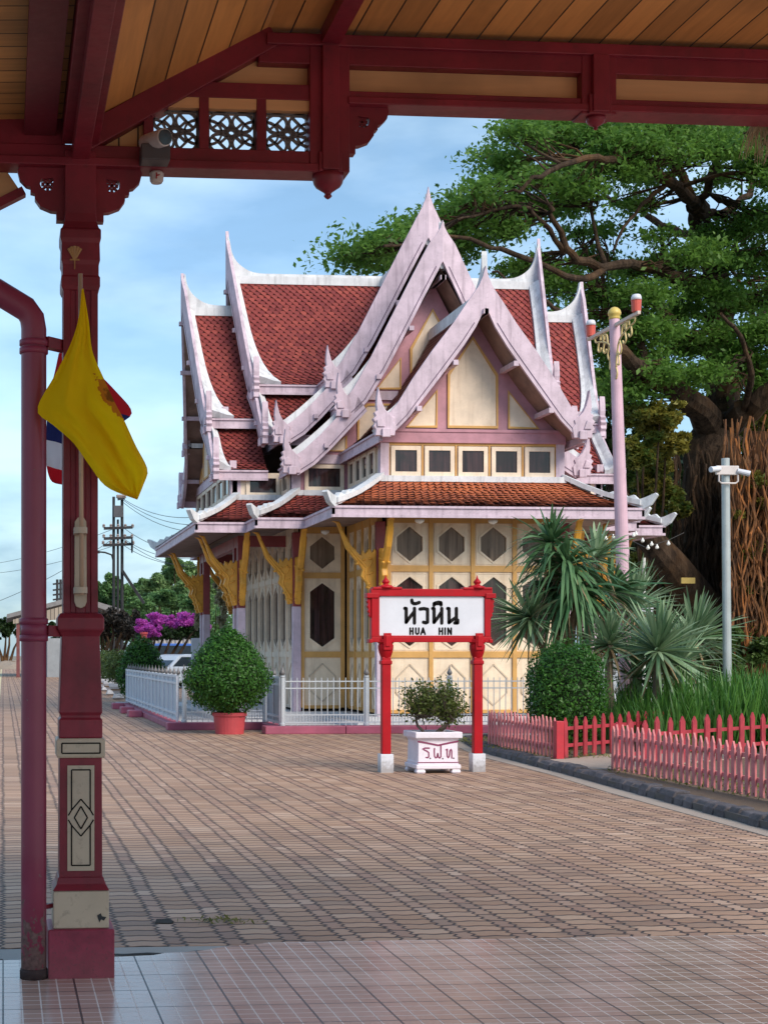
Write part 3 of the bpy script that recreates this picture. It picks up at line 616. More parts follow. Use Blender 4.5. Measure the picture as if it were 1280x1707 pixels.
def panel_wall(M, W, cols, edge=.0, frame_mat=None, panel_mat=None, hwf=.34, lattice=False, z0=.30, z1=4.36):
    frame_mat = frame_mat or MUST; panel_mat = panel_mat or GCREAM
    rows = [(z0 + .04, 1.42), (1.55, 3.18), (3.31, 4.20)]
    f = MB(M); pw = (W - 2 * edge) / cols; fw_ = min(.085, pw * .12)
    for k in range(cols + 1):
        u = edge + pw * k; f.box((u - fw_ / 2, -.06, z0), (u + fw_ / 2, .045, z1))
    for za, zb in ((z0 - .02, z0 + .05), (1.42, 1.55), (3.18, 3.31), (4.18, z1)):
        for k in range(cols): f.box((edge + pw * k + fw_ / 2, -.06, za), (edge + pw * (k + 1) - fw_ / 2, .03, zb))
    wf = f.build('wall_frame', frame_mat, PAV)
    for k in range(cols):
        u0, u1 = edge + pw * k + fw_ / 2, edge + pw * (k + 1) - fw_ / 2; c = (u0 + u1) / 2; ww = u1 - u0
        for r, (za, zb) in enumerate(rows):
            p_ = MB(M)
            if r == 0:
                p_.face([(u0, 0, za), (u1, 0, za), (u1, 0, zb), (u0, 0, zb)]); hw = ww * .36
                for (x0, x1, s0, s1) in ((c - hw, c, .72, .40), (c + hw, c, .72, .40)):
                    pass
                zz = za + (zb - za)
                t = MB(M)
                t.bar((c - hw, .0, zb - .42), (c, .0, zb - .14), .03, .03, (0, 1, 0)); t.bar((c + hw, .0, zb - .42), (c, .0, zb - .14), .03, .03, (0, 1, 0)); t.bar((c - hw, 0, zb - .42), (c - hw, 0, za + .36), .03, .03, (0, 1, 0)); t.bar((c + hw, 0, zb - .42), (c + hw, 0, za + .36), .03, .03, (0, 1, 0)); t.bar((c - hw, 0, za + .36), (c, 0, za + .10), .03, .03, (0, 1, 0)); t.bar((c + hw, 0, za + .36), (c, 0, za + .10), .03, .03, (0, 1, 0))
                o = p_.build('wall_panel', panel_mat, PAV); t.build('diamond_moulding', paint('cream_moulding_paint', (.56, .45, .33), .55, .1, .1), o)
            else:
                hw = ww * hwf; zt = zb - .10; zl = za + .10; sh = min(.20 if r == 1 else .22, (zt - zl) * .4)
                if r == 2: zl = za + .08; zt = zb - .09
                hx = ring_panel(p_, u0, u1, za, zb, hw, zl, zt, sh); 
                # fine rectangular moulding round the window
                for (a_, b_) in (((u0 + .04, zb - .035), (u1 - .04, zb - .035)), ((u0 + .04, za + .035), (u1 - .04, za + .035)), ((u0 + .04, za + .035), (u0 + .04, zb - .035)), ((u1 - .04, za + .035), (u1 - .04, zb - .035))): p_.bar((a_[0], .0, a_[1]), (b_[0], .0, b_[1]), .018, .02, (0, 1, 0))
                o = p_.build('wall_panel', panel_mat, PAV, fix=False); gq = MB(M); gq.face([(x, -.045, z) for x, z in hx]); gq.build('pane', GLASS if r == 1 else REFLECT_PANE, o, fix=False)
def core(x0, y0, x1, y1, z0, z1, mat, name):
    g = MB(); g.box((x0, y0, z0), (x1, y1, z1)); return g.build(name, mat, PAV)
def post(x, y, s=.18):
    g = MB(); g.box((x - s / 2, y - s / 2, .2), (x + s / 2, y + s / 2, 2.55)); o = g.build('corner_post', LAV, PAV, bevel=.01)
    g = MB(); g.box((x - s / 2, y - s / 2, 2.55), (x + s / 2, y + s / 2, 4.2)); g.build('post_shaft', paint('dark_red_post_paint', (.26, .05, .055), .45, .2, .15), o, bevel=.01); return o
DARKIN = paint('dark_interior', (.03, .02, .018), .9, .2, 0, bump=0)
# inner dark volume behind the panes
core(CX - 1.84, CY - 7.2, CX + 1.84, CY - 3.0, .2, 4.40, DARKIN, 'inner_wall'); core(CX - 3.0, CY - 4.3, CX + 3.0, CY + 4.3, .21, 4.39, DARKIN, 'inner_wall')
panel_wall(wall_frame((CX - 1.93, CY - 7.3), (1, 0)), 3.86, 4, .175)
panel_wall(wall_frame((CX - 1.93, CY - 4.4), (0, -1)), 2.9, 4, .10, hwf=.30)
panel_wall(wall_frame((CX - 3.1, CY - 4.4), (1, 0)), 1.17, 1, .13); panel_wall(wall_frame((CX + 1.93, CY - 4.4), (1, 0)), 1.17, 1, .13)
panel_wall(wall_frame((CX - 3.1, CY + 4.4), (0, -1)), 8.8, 9, .1, CREAM, CREAM, .37)
g = MB(); g.box((CX + 1.84, CY - 7.28, .22), (CX + 1.93, CY - 4.41, 4.2)); g.box((CX + 3.0, CY - 4.38, .22), (CX + 3.1, CY + 4.38, 4.2)); g.box((CX - 3.09, CY + 4.3, .22), (CX + 3.0, CY + 4.4, 4.2)); g.build('rear_wall', CREAM, PAV)
BR = [(0, 0), (.08, -.03), (.12, .16), (.17, .34), (.25, .46), (.215, .60), (.33, .79), (.475, 1.02), (.56, 1.33), (.63, 1.55), (.70, 1.585), (.585, 1.575), (.49, 1.30), (.40, 1.09), (.30, .95), (.24, .88), (.225, 1.01), (.17, .92), (.11, 1.03), (.07, .94), (.02, 1.03), (0, .97)]
def bracket(x, y, dx, dy):
    d = Vector((dx, dy, 0)).normalized(); s = Vector((-d.y, d.x, 0)); o = Vector((x, y, 2.62)) + d * .09
    b = MB(); kx = 1.3; b.prism([(a * kx, z) for a, z in BR], lambda a, z, t: o + d * a + s * t + Vector((0, 0, z)), -.055, .055); ob = b.build('eave_bracket', GOLD, PAV, bevel=.018)
    c = MB()
    for pth, r in (([(.03, .12), (.17, .42), (.15, .62), (.30, .84), (.45, 1.1), (.56, 1.42)], .022), ([(.05, .55), (.14, .50), (.17, .60), (.10, .68), (.06, .80)], .018), ([(.02, .06), (.12, .10)], .02), ([(.03, .2), (.16, .24)], .018)):
        for sd in (-1, 1): c.tube([o + d * (a * kx) + s * (sd * .056) + Vector((0, 0, z)) for a, z in smooth_prof(pth, 3)], r, 6)
    for sd in (-1, 1):
        c.tube([o + d * (a * kx * .93) + s * (sd * .05) + Vector((0, 0, .02 + z * .975)) for a, z in smooth_prof(BR[1:11], 2)], .016, 6)
        for a_, z_ in ((.10, .82), (.20, .80), (.12, .30), (.30, .72)): c.lathe([(.006, -.03), (.034, -.012), (.034, .012), (.006, .03)], o + d * (a_ * kx) + s * (sd * .056) + Vector((0, 0, z_)), 8)
    c.build('carved_scroll', paint('deep_gold_paint', (.74, .36, .05), .4, .2, .15), ob, smooth=True)
for sx in (-1, 1):
    for (px_, py_) in ((1.93, -7.3), (3.1, -4.4), (4.17, -3.3), (4.17, 3.3), (3.1, 4.4)):
        post(CX + sx * px_, CY + py_); bracket(CX + sx * px_, CY + py_, sx, 0); bracket(CX + sx * px_, CY + py_, 0, -1 if py_ < 0 else 1)
    for py_ in (-2.7, 2.7):
        post(CX + sx * 4.17, CY + py_); bracket(CX + sx * 4.17, CY + py_, sx, 0)
g = MB(); 
DRP = paint('dark_red_post_paint', (.26, .05, .055), .45, .2, .15)
for sx in (-1, 1):
    g = MB(); g.box((CX + sx * 4.09, CY - 3.3, 3.95), (CX + sx * 4.25, CY + 3.3, 4.2)); g.build('porch_beam', DRP, PAV)
    for sy in (-1, 1): g = MB(); g.box((CX + sx * 3.1, CY + sy * 3.38, 3.95), (CX + sx * 4.09, CY + sy * 3.22, 4.2)); g.build('porch_beam', DRP, PAV)
# flat ceiling closing the porches and the wall heads
g = MB(); g.box((CX - 4.2, CY - 3.25, 4.345), (CX + 4.2, CY + 3.25, 4.37)); g.box((CX - 3.05, CY - 4.38, 4.375), (CX + 3.05, CY + 4.38, 4.40)); g.build('porch_ceiling', SOFFIT, PAV)
# base platform
MARB = paint('pale_base_stone', (.58, .57, .58), .5, .1, .25, (.3, .28, .27))
g = MB(); g.box((CX - 2.25, CY - 7.7, 0), (CX + 2.25, CY - 4.0, .22)); g.box((CX - 3.45, CY - 4.8, 0), (CX + 3.45, CY + 4.8, .219)); g.box((CX - 4.6, CY - 3.7, 0), (CX + 4.6, CY + 3.7, .218)); g.build('plinth', MARB, PAV)
g = MB(); g.box((CX - 2.55, CY - 8.0, 0), (CX + 2.55, CY - 4.0, .11)); g.box((CX - 4.9, CY - 4.9, 0), (CX + 4.9, CY + 5, .109)); g.build('plinth_step', MARB, PAV)
# small unlit eave lamps
LAMPM = paint('frosted_lamp_glass', (.80, .76, .68), .3, .05, 0)
for x in (-1.3, .2, 1.5, -2.6):
    g = MB(); g.lathe([(.10, 0), (.09, -.05), (.02, -.09)], (CX + x, CY - (8.0 if abs(x) < 2 else 5.1), 4.19), 12); lo_ = g.build('eave_lamp', LAMPM, PAV, smooth=True)
# ================================================================ the porch in the foreground: canopy and its column
YC = 7.14                                  # plane of the canopy's end frame
def cx(px, Y=YC): return P(px, 500, Y).x
def cz(py, px=300, Y=YC): return P(px, py, Y).z
CAN = thing('station_canopy', 'maroon framed station canopy with boarded orange ceiling seen from underneath', 'canopy', (cx(133), YC, 0))
BOARD_Y = wood('ceiling_boards_along', (.60, .265, .075), 0, .15, .004, .55, .42)
BOARD_X = wood('soffit_boards_across', (.56, .27, .085), 1, .13, .004, .55, .42)
PANELC = wood('ochre_frieze_boards', (.62, .33, .15), 2, 2.0, .004)
colx = cx(133)
# column ------------------------------------------------------------
col = None
mb = MB(); px = .00277; CHIP = 1
def sq(z0, z1, r0, r1, m_): m_.lathe([(r0, z0), (r1, z1)], (colx, YC, 0), sq=True)
Z = lambda py: cz(py, 133, 7.06)
b = MB(); b.lathe([(.152, -.01), (.152, .232), (.147, .238)], (colx, YC, 0), sq=True); 
col = b.build('column', paint('column_base_paint', (.26, .03, .06), .5, .28, .6, (.04, .015, .02), 8, foot=.25), CAN, bevel=.006)
b = MB(); b.lathe([(.128, .238), (.128, .405), (.124, .41)], (colx, YC, 0), sq=True); b.build('column_plinth', CREAM_D, col, bevel=.005)
b = MB(); b.lathe([(.130, .411), (.112, .44), (.104, .47), (.099, .47), (.097, 1.02)], (colx, YC, 0), sq=True); b.build('column_dado', MAROON, col, bevel=.004)
b = MB(); b.lathe([(.108, 1.02), (.112, 1.03), (.112, 1.10), (.107, 1.11)], (colx, YC, 0), sq=True); b.build('column_band', CREAM_D, col, bevel=.003)
b = MB(); b.lathe([(.100, 1.11), (.100, 1.195), (.092, 1.205), (.092, 1.215), (.100, 1.23), (.099, 1.25), (.088, 1.58), (.099, 1.60), (.108, 1.61), (.108, 1.665), (.096, 1.685), (.083, 1.69)], (colx, YC, 0), sq=True); b.build('column_block', MAROON, col, bevel=.006)
b = MB()
s = .080
poly = []
for k in range(4):                       # fluted square shaft
    side = [(-1, -1), (-.62, -1), (-.56, -.90), (-.30, -.90), (-.24, -1), (.24, -1), (.30, -.90), (.56, -.90), (.62, -1)]
    c_, s_ = [(1, 0), (0, 1), (-1, 0), (0, -1)][k]
    poly += [(x * c_ - y * s_, x * s_ + y * c_) for x, y in side]
b.prism([(x * s, y * s) for x, y in poly], lambda x, y, d: (colx + x, YC + y, d), 1.69, 3.24); b.build('column_shaft', MAROON, col)
b = MB(); b.lathe([(.082, 3.18), (.090, 3.20), (.090, 3.24), (.084, 3.25), (.084, 3.30), (.090, 3.32), (.088, 3.40), (.094, 3.42), (.094, 3.46), (.085, 3.47), (.075, 3.50), (.072, 3.54), (.072, 3.83)], (colx, YC, 0), sq=True); b.build('capital', MAROON, col, bevel=.004)
lot = MB()
for a in (-38, -20, 0, 20, 38): lot.tube([(colx - .028, YC - .092, 3.315), (colx - .028 + .045 * math.sin(R(a)), YC - .094, 3.33 + .05 * math.cos(R(a)))], [.004, .008], 6)
lot.tube([(colx - .028, YC - .092, 3.275), (colx - .028, YC - .092, 3.32)], .003, 5); lot.tube([(colx - .05, YC - .093, 3.318), (colx - .006, YC - .093, 3.318)], .004, 5)
lot.build('lotus_ornament', paint('old_gilt', (.42, .22, .08), .45, .2, .2), col)
yf = YC - .0985
t = MB(); t.box((colx - .062, yf, .50), (colx + .062, yf - .006, .985)); fp = t.build('dado_panel', CREAM_D, col)
t = MB()
def line2(a, b, y=YC - .1055, w_=.006): t.bar((colx + a[0], y, a[1]), (colx + b[0], y, b[1]), .003, w_, (0, 1, 0)) if False else t.bar((colx + a[0], y, a[1]), (colx + b[0], y, b[1]), w_, .003, (0, 1, 0))
zc = .745
for s_ in (-1, 1):
    for lo_, hi_ in ((.525, zc - .035), (zc + .035, .965)): line2((s_ * .043, lo_), (s_ * .043, hi_))
    line2((s_ * .043, zc + .035), (-0 * s_ + s_ * .0, zc + .085)); line2((s_ * .043, zc - .035), (0, zc - .085)); line2((s_ * .043, zc + .035), (s_ * .058, zc + .01)); line2((s_ * .043, zc - .035), (s_ * .058, zc - .01))
    line2((s_ * .030, zc), (0, zc + .052)); line2((s_ * .030, zc), (0, zc - .052)); line2((s_ * .040, zc), (0, zc + .07)) if False else None
line2((-.043, .525), (.043, .525)); line2((-.043, .965), (.043, .965)); t.build('panel_lines', LINE, fp)
t = MB(); zb_ = (1.042, 1.088)
for a, b_ in (((-.088, zb_[0]), (.088, zb_[0])), ((-.088, zb_[1]), (.088, zb_[1])), ((-.088, zb_[0]), (-.088, zb_[1])), ((.088, zb_[0]), (.088, zb_[1]))): line2(a, b_, YC - .1135)
t.build('band_lines', LINE, col)
# end frame ----------------------------------------------------------
def fbox(px0, py0, px1, py1, d0=-.05, d1=.05, mb=None):
    c_ = (px0 + px1) / 2; z0, z1 = cz(py1, c_), cz(py0, c_); return mb.box((cx(px0), YC + d0, z0), (cx(px1), YC + d1, z1))
ZL = (3.765, 3.862)      # lower tie beam
b = MB(); b.box((colx - .9, YC - .055, ZL[0]), (cx(545), YC + .055, ZL[1])); b.box((colx - .9, YC - .075, ZL[0] - .004), (cx(545), YC + .075, ZL[0] + .035)); b.build('tie_beam', MAROON, CAN, bevel=.004)
ZU = (4.09, 4.152); ZT = (4.27, 4.40)
xr = 5.6
b = MB(); b.box((cx(515), YC - .055, ZU[0]), (xr, YC + .055, ZU[1])); b.box((cx(575), YC - .075, ZU[0] - .004), (xr, YC + .075, ZU[0] + .03)); b.build('tie_beam', MAROON, CAN, bevel=.004)
b = MB(); b.box((cx(428), YC - .06, ZT[0]), (xr, YC + .06, ZT[1])); b.box((cx(440), YC - .085, ZT[1] - .05), (xr, YC + .085, ZT[1] + .004)); b.build('top_beam', MAROON, CAN, bevel=.004)
x545 = cx(545); x990 = cx(990)
for x_, zlow, w_ in ((x545, 3.765, .095), (x990, 4.075, .085), (x990 + (x990 - x545), 4.075, .085)):
    b = MB(); b.box((x_ - w_, YC - .065, zlow), (x_ + w_, YC + .065, ZT[1] - .03)); b.box((x_ - .04, YC - .095, zlow + .004), (x_ + .04, YC - .064, ZT[1] - .05)); b.box((x_ - .055, YC - .085, zlow - .004), (x_ + .055, YC - .0645, zlow + .09))
    hp = b.build('hanging_post', MAROON, CAN, bevel=.004)
    b = MB(); k = 1.0 if zlow < 3.9 else .62; kz = .74 if zlow < 3.9 else .40
    b.lathe([(r_ * k, z_ * kz) for r_, z_ in ((.075, 0), (.075, -.03), (.07, -.055), (.058, -.08), (.036, -.10), (.02, -.115), (.014, -.126), (.02, -.138), (.012, -.15), (.003, -.158))], (x_, YC - .02, zlow), 12); b.build('drop_finial', MAROON, hp, smooth=True)
def frieze(x0, x1, z0, z1, y0=.0): 
    q_ = MB(); q_.box((x0, YC + y0, z0), (x1, YC + y0 + .02, z1)); q_.build('frieze_panel', PANELC, CAN)
frieze(x545 + .09, x990 - .08, ZU[1] - .01, ZT[0] + .01); frieze(x990 + .08, x990 + .98, ZU[1] - .01, ZT[0] + .01); frieze(x990 + .985, x990 + 1.2, ZU[1] - .01, ZT[0] + .01); frieze(x990 + 1.35, x990 + 1.5, ZU[1] - .01, ZT[0] + .01)
# raking beam, its upper rail and the little gable panels
pa, pb = (cx(150), cz(232, 150)), (cx(442), cz(66, 442))
b = MB(); b.bar((pa[0] - .05, YC, pa[1] - .03), (pb[0] + .03, YC, pb[1] + .008), .14, .115, (0, 0, 1)); b.build('raking_beam', MAROON, CAN, bevel=.004)
b = MB(); b.box((cx(238), YC - .05, cz(169, 380)), (x545, YC + .05, cz(143, 380))); b.box((cx(238), YC - .05, ZL[1] - .01), (cx(254), YC + .05, cz(168, 250))); 
for p0, p1 in ((330, 346), (425, 441), (518, 540)): b.box((cx(p0), YC - .05, ZL[1] - .01), (cx(p1), YC + .05, cz(168, 380)))
b.build('fretwork_frame', MAROON, CAN, bevel=.003)
q_ = MB(); q_.prism([(cx(355), cz(146, 430)), (x545, cz(146, 430)), (x545, ZT[0] + .02), (cx(440), ZT[0] + .02), (cx(440), ZT[1] - .05)][:4] + [(cx(420), cz(92, 420)), (cx(350), cz(138, 350))], lambda x, z, d: (x, YC + d, z), .0, .02); q_.build('frieze_panel', PANELC, CAN)
q_ = MB(); q_.prism([(cx(150), ZL[1] - .02), (cx(240), ZL[1] - .02), (cx(240), cz(185, 240)), (cx(150), cz(238, 150))], lambda x, z, d: (x, YC + d, z), .0, .02); q_.build('frieze_panel', wood('ochre_upright_boards', (.62, .33, .14), 0, .09, .004), CAN)
# pierced fretwork squares
FRET = paint('grey_fretwork', (.17, .16, .165), .6, .2, .2)
def arc(c, r, a0, a1, n=10): return [(c[0] + r * math.cos(R(a0 + (a1 - a0) * k / n)), c[1] + r * math.sin(R(a0 + (a1 - a0) * k / n))) for k in range(n + 1)]
def fret(x0, x1, z0, z1):
    b = MB(); c_ = ((x0 + x1) / 2, (z0 + z1) / 2); h = (x1 - x0) / 2; hz = (z1 - z0) / 2
    P_ = lambda a, bb: (c_[0] + a * h, YC, c_[1] + bb * hz)
    tb = lambda pts, w_=.0064: [b.bar(P_(*p), P_(*q), w_ * 2, .018, (0, 1, 0)) for p, q in zip(pts, pts[1:])]
    tb([(-1, -1), (1, -1), (1, 1), (-1, 1), (-1, -1)], .006)
    for sx in (-1, 1):
        for sz in (-1, 1):
            tb(arc((sx * .5, sz * .5), .46, 0, 360, 16))                      # four rings
            tb(arc((sx * .95, sz * .05), .52, 90 if sx > 0 else 0, 180 if sx > 0 else 90, 6) if sz > 0 else arc((sx * .95, -.05), .52, 180 if sx > 0 else 270, 270 if sx > 0 else 360, 6), .005)
            tb([(sx * .5, sz * .5), (sx * .80, sz * .22)], .005); tb([(sx * .5, sz * .5), (sx * .22, sz * .80)], .005); tb([(sx * .5, sz * .5), (sx * .18, sz * .18)], .0055)
            tb([(sx * .5, sz * .96), (sx * .5, sz)], .01); tb([(sx * .96, sz * .5), (sx, sz * .5)], .01)
    tb(arc((0, 0), .17, 0, 360, 12)); tb([(0, .18), (0, .30)], .009); tb([(0, -.18), (0, -.30)], .009); tb([(.18, 0), (.3, 0)], .009); tb([(-.18, 0), (-.3, 0)], .009)
    o = b.build('fretwork_panel', FRET, CAN)
    t = MB(); t.box((x0 - .02, YC - .045, z1), (x1 + .02, YC + .045, cz(168, 380))); t.build('panel_head', PANELC, o)
for a_, b_ in ((254, 329), (347, 424), (442, 517)): fret(cx(a_), cx(b_), ZL[1] - .005, ZL[1] + .19)
# scroll brackets beside the column and the hanging post: pierced plate with stepped lobes
def scroll(x0, ztop, sg, s=1.0, w_=.05):
    b = MB(); pr = [(0, 0), (.215, 0), (.225, -.02), (.215, -.06), (.185, -.09), (.165, -.095), (.165, -.12), (.145, -.125), (.145, -.15), (.12, -.185), (.07, -.205), (0, -.21)]
    c_ = (.085, -.075); n_ = len(pr); out = [(x0 + sg * a * s, ztop + z * s) for a, z in pr]
    hole = [(x0 + sg * (c_[0] + .036 * math.cos(2 * math.pi * k / n_)) * s, ztop + (c_[1] + .036 * math.sin(2 * math.pi * k / n_)) * s) for k in range(n_)]
    # match hole points to the outline by angle
    ang = lambda p: math.atan2(p[1] - (ztop + c_[1] * s), (p[0] - (x0 + sg * c_[0] * s)))
    hole2 = [(x0 + sg * c_[0] * s + .036 * s * math.cos(ang(p)), ztop + c_[1] * s + .036 * s * math.sin(ang(p))) for p in out]
    for k in range(n_):
        j = (k + 1) % n_
        for y in (YC - w_ / 2, YC + w_ / 2): b.face([(out[k][0], y, out[k][1]), (out[j][0], y, out[j][1]), (hole2[j][0], y, hole2[j][1]), (hole2[k][0], y, hole2[k][1])])
        b.face([(out[k][0], YC - w_/2, out[k][1]), (out[j][0], YC - w_/2, out[j][1]), (out[j][0], YC + w_/2, out[j][1]), (out[k][0], YC + w_/2, out[k][1])])
        b.face([(hole2[k][0], YC - w_/2, hole2[k][1]), (hole2[j][0], YC - w_/2, hole2[j][1]), (hole2[j][0], YC + w_/2, hole2[j][1]), (hole2[k][0], YC + w_/2, hole2[k][1])])
    b.box((x0 + sg * .001, YC - w_ / 2 - .003, ztop - .25 * s), (x0 + sg * .045 * s, YC + w_ / 2 + .003, ztop - .206 * s))
    cc = (x0 + sg * c_[0] * s, ztop + c_[1] * s)
    for a in (45, 135): b.bar((cc[0] - .036 * s * math.cos(R(a)), YC, cc[1] - .036 * s * math.sin(R(a))), (cc[0] + .036 * s * math.cos(R(a)), YC, cc[1] + .036 * s * math.sin(R(a))), .010, .02, (0, 1, 0))
    for a in range(0, 360, 90): b.bar((cc[0] + .03 * s * math.cos(R(a)), YC, cc[1] + .03 * s * math.sin(R(a))), (cc[0] + .014 * s * math.cos(R(a)), YC, cc[1] + .014 * s * math.sin(R(a))), .014, .02, (0, 1, 0))
    b.build('scroll_bracket', MAROON, CAN, fix=True)
scroll(colx + .065, ZL[0], 1); scroll(colx - .065, ZL[0], -1); scroll(x545 + .09, ZU[0], 1, .9); 
# longitudinal beams and ceilings
b = MB(); b.box((colx - .085, -4, ZL[1]), (colx + .085, YC - .055, 4.0)); b.box((colx - .04, -4, 3.79), (colx + .04, YC - .055, ZL[1])); b.build('eave_plate', MAROON, CAN, bevel=.004)
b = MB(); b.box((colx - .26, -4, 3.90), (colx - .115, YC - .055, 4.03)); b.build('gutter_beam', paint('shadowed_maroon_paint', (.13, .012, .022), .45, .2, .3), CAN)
b = MB(); b.box((x545 - .045, -4, 4.36), (x545 + .045, YC - .06, 4.45)); b.build('ceiling_joist', MAROON, CAN)
q_ = MB(); q_.face([(colx + .02, -4, 3.965), (colx + .02, YC + .05, 3.965), (cx(442), YC + .05, 4.43), (cx(442), -4, 4.43)]); q_.build('raked_ceiling', BOARD_Y, CAN)
q_ = MB(); q_.face([(cx(442), -4, 4.432), (cx(442), YC + .05, 4.432), (5.7, YC + .05, 4.432), (5.7, -4, 4.432)]); q_.build('flat_ceiling', BOARD_Y, CAN)
q_ = MB(); q_.face([(colx - 1.9, -4, 3.91), (colx - 1.9, YC + .05, 3.91), (colx - .0, YC + .05, 3.985), (colx - .0, -4, 3.985)]); q_.build('eave_soffit', BOARD_X, CAN)
b = MB(); b.box((colx - 1.9, YC - .05, 3.855), (colx - .07, YC + .05, 4.0)); b.build('eave_rail', MAROON, CAN)
b = MB(); b.prism([(colx - 2.0, 3.93), (colx + .02, 4.06), (cx(442), 4.52), (5.8, 4.52), (5.8, 4.62), (cx(440), 4.62), (colx, 4.14), (colx - 2.0, 3.99)], lambda x, z, d: (x, d, z), -4, YC + .35); b.build('canopy_roof', paint('grey_roof_sheet', (.2, .18, .17), .6, .2, .3), CAN)
# raked board end at the left edge
q_ = MB(); q_.prism([(colx - .9, ZL[0] - .02), (colx - .335, ZL[0] - .005), (colx - .27, ZL[0] - .10), (colx - .36, ZL[0] - .15), (colx - .9, ZL[0] - .40)], lambda x, z, d: (x, YC + d, z), .06, .09); q_.build('side_frieze', PANELC, CAN)
q_ = MB(); q_.bar((colx - .26, YC + .075, ZL[0] - .09), (colx - .9, YC + .075, ZL[0] - .43), .06, .04, (0, 0, 1)); q_.build('side_rail', MAROON, CAN)
# ---------------------------------------------------------------- drainpipe
def pipe_mat():
    N = NT('worn_pipe_paint'); p = N.pos(); a = N.noise(4, 5, p); b_ = N.noise(26, 5, p); z = N.sep(p)[2]
    c = N.mix(a, (.20, .022, .05), (.30, .05, .095)); low = N.ramp(z, [(.02, .34), (.45, 0.0)])
    peel = N.ramp(N.math('ADD', b_, low), [(.66, 0.0), (.70, 1.0)]); c = N.mix(peel, c, N.mix(N.noise(60, 3, p), (.03, .015, .02), (.34, .20, .18)))
    N.col(c); N.rough(N.math('MULTIPLY_ADD', peel, .4, .38)); N.bump(N.math('SUBTRACT', N.math('MULTIPLY', b_, .2), peel), .3, .003); return N.m
PIPEM = pipe_mat()
b = MB(); cxp, czp = colx + .098, .285; b.prism([(cxp - .024, czp + .012), (cxp - .008, czp + .022), (cxp - .002, czp + .008), (cxp + .018, czp + .004), (cxp + .006, czp - .012), (cxp - .006, czp - .006), (cxp - .014, czp - .02), (cxp - .02, czp - .004)], lambda x, z, d: (x, d, z), YC - .1305, YC - .127); b.build('paint_chip', IRON, col)
xp = cx(56, 7.06); PIPE = thing('drainpipe', 'thick maroon drainpipe with bent top and scuffed foot beside the column', 'drainpipe', (xp, 7.02, 0)); yp = 7.02
b = MB(); zb = P(56, 530, yp).z
pts = [(xp, yp, .015), (xp, yp, .6), (xp, yp, 1.4), (xp, yp, zb - .05), (xp - .008, yp, zb + .0), (xp - .035, yp, zb + .04), (xp - .17, yp, zb + .12), (xp - .5, yp, zb + .30), (xp - .9, yp, zb + .5)]
b.tube(pts, .058, 20); b.build('pipe', PIPEM, PIPE, smooth=True)
for py_ in (1036, 1064, 572, 585): b = MB(); z = P(56, py_, yp).z; b.lathe([(.058, -.016), (.066, -.012), (.066, .012), (.058, .016)], (xp, yp, z), 20); b.build('pipe_collar', MAROON_L, PIPE, smooth=True)
b = MB(); z = P(56, 1050, yp).z; b.lathe([(.0605, -.035), (.0605, .035)], (xp, yp, z), 20); b.build('pipe_sleeve', MAROON_L, PIPE, smooth=True)
for z in (P(56, 570, yp).z, P(56, 1052, yp).z, .34): b = MB(); b.bar((xp + .05, yp, z), (colx - .07, YC - .02, z), .02 if z > 3 or z < 1 else .05, .02 if z > 3 or z < 1 else .05); b.build('pipe_bracket', MAROON, PIPE)
b = MB(); b.lathe([(.064, .014), (.064, .05), (.060, .06)], (xp, yp, 0), 20); b.build('pipe_foot', paint('black_corroded_foot', (.04, .022, .022), .8, .4, .5), PIPE, smooth=True)
# ---------------------------------------------------------------- flags
yfl = 6.93
FL = thing('flag', 'yellow flag hanging limp from a pole on the maroon column', 'flag', tuple(P(133, 900, yfl)))
b = MB(); p0, p1 = P(136, 992, yfl), P(134, 456, yfl); b.tube([p0, p1], .0105, 10); b.build('flag_pole', paint('tan_pole_paint', (.50, .33, .22), .45, .1, .15), FL, smooth=True)
def cloth(name, left, right, Y, amp, mat, parent, rows=40, cols=26, seed=0, th=True):
    """cloth between two pixel outlines, rippled in depth"""
    Lc = smooth_prof(left, 6); Rc = smooth_prof(right, 6); b = MB(); g_ = []
    cl, cr = poly_len(Lc), poly_len(Rc)
    for r in range(rows + 1):
        t = r / rows; a = prof_at(Lc, cl, t * cl[-1]); c = prof_at(Rc, cr, t * cr[-1]); row = []
        for k in range(cols + 1):
            s_ = k / cols; x = a[0] + (c[0] - a[0]) * s_; y = a[1] + (c[1] - a[1]) * s_
            dy = amp * t ** .6 * (.10 * math.sin(s_ * 31 + t * 11) + .12 * math.sin(s_ * 6 - t * 23) + .6 * math.sin(s_ * 9 + t * 3 + seed) + .35 * math.sin(s_ * 17 - t * 5 + seed * 2) + .25 * math.sin(t * 9 + s_ * 4 + seed))
            row.append(b.pt(P(x, y, Y + dy)))
        g_.append(row)
    for r in range(rows):
        for k in range(cols): b.f.append([g_[r][k], g_[r][k+1], g_[r+1][k+1], g_[r+1][k]])
    return b.build(name, mat, parent, smooth=True)
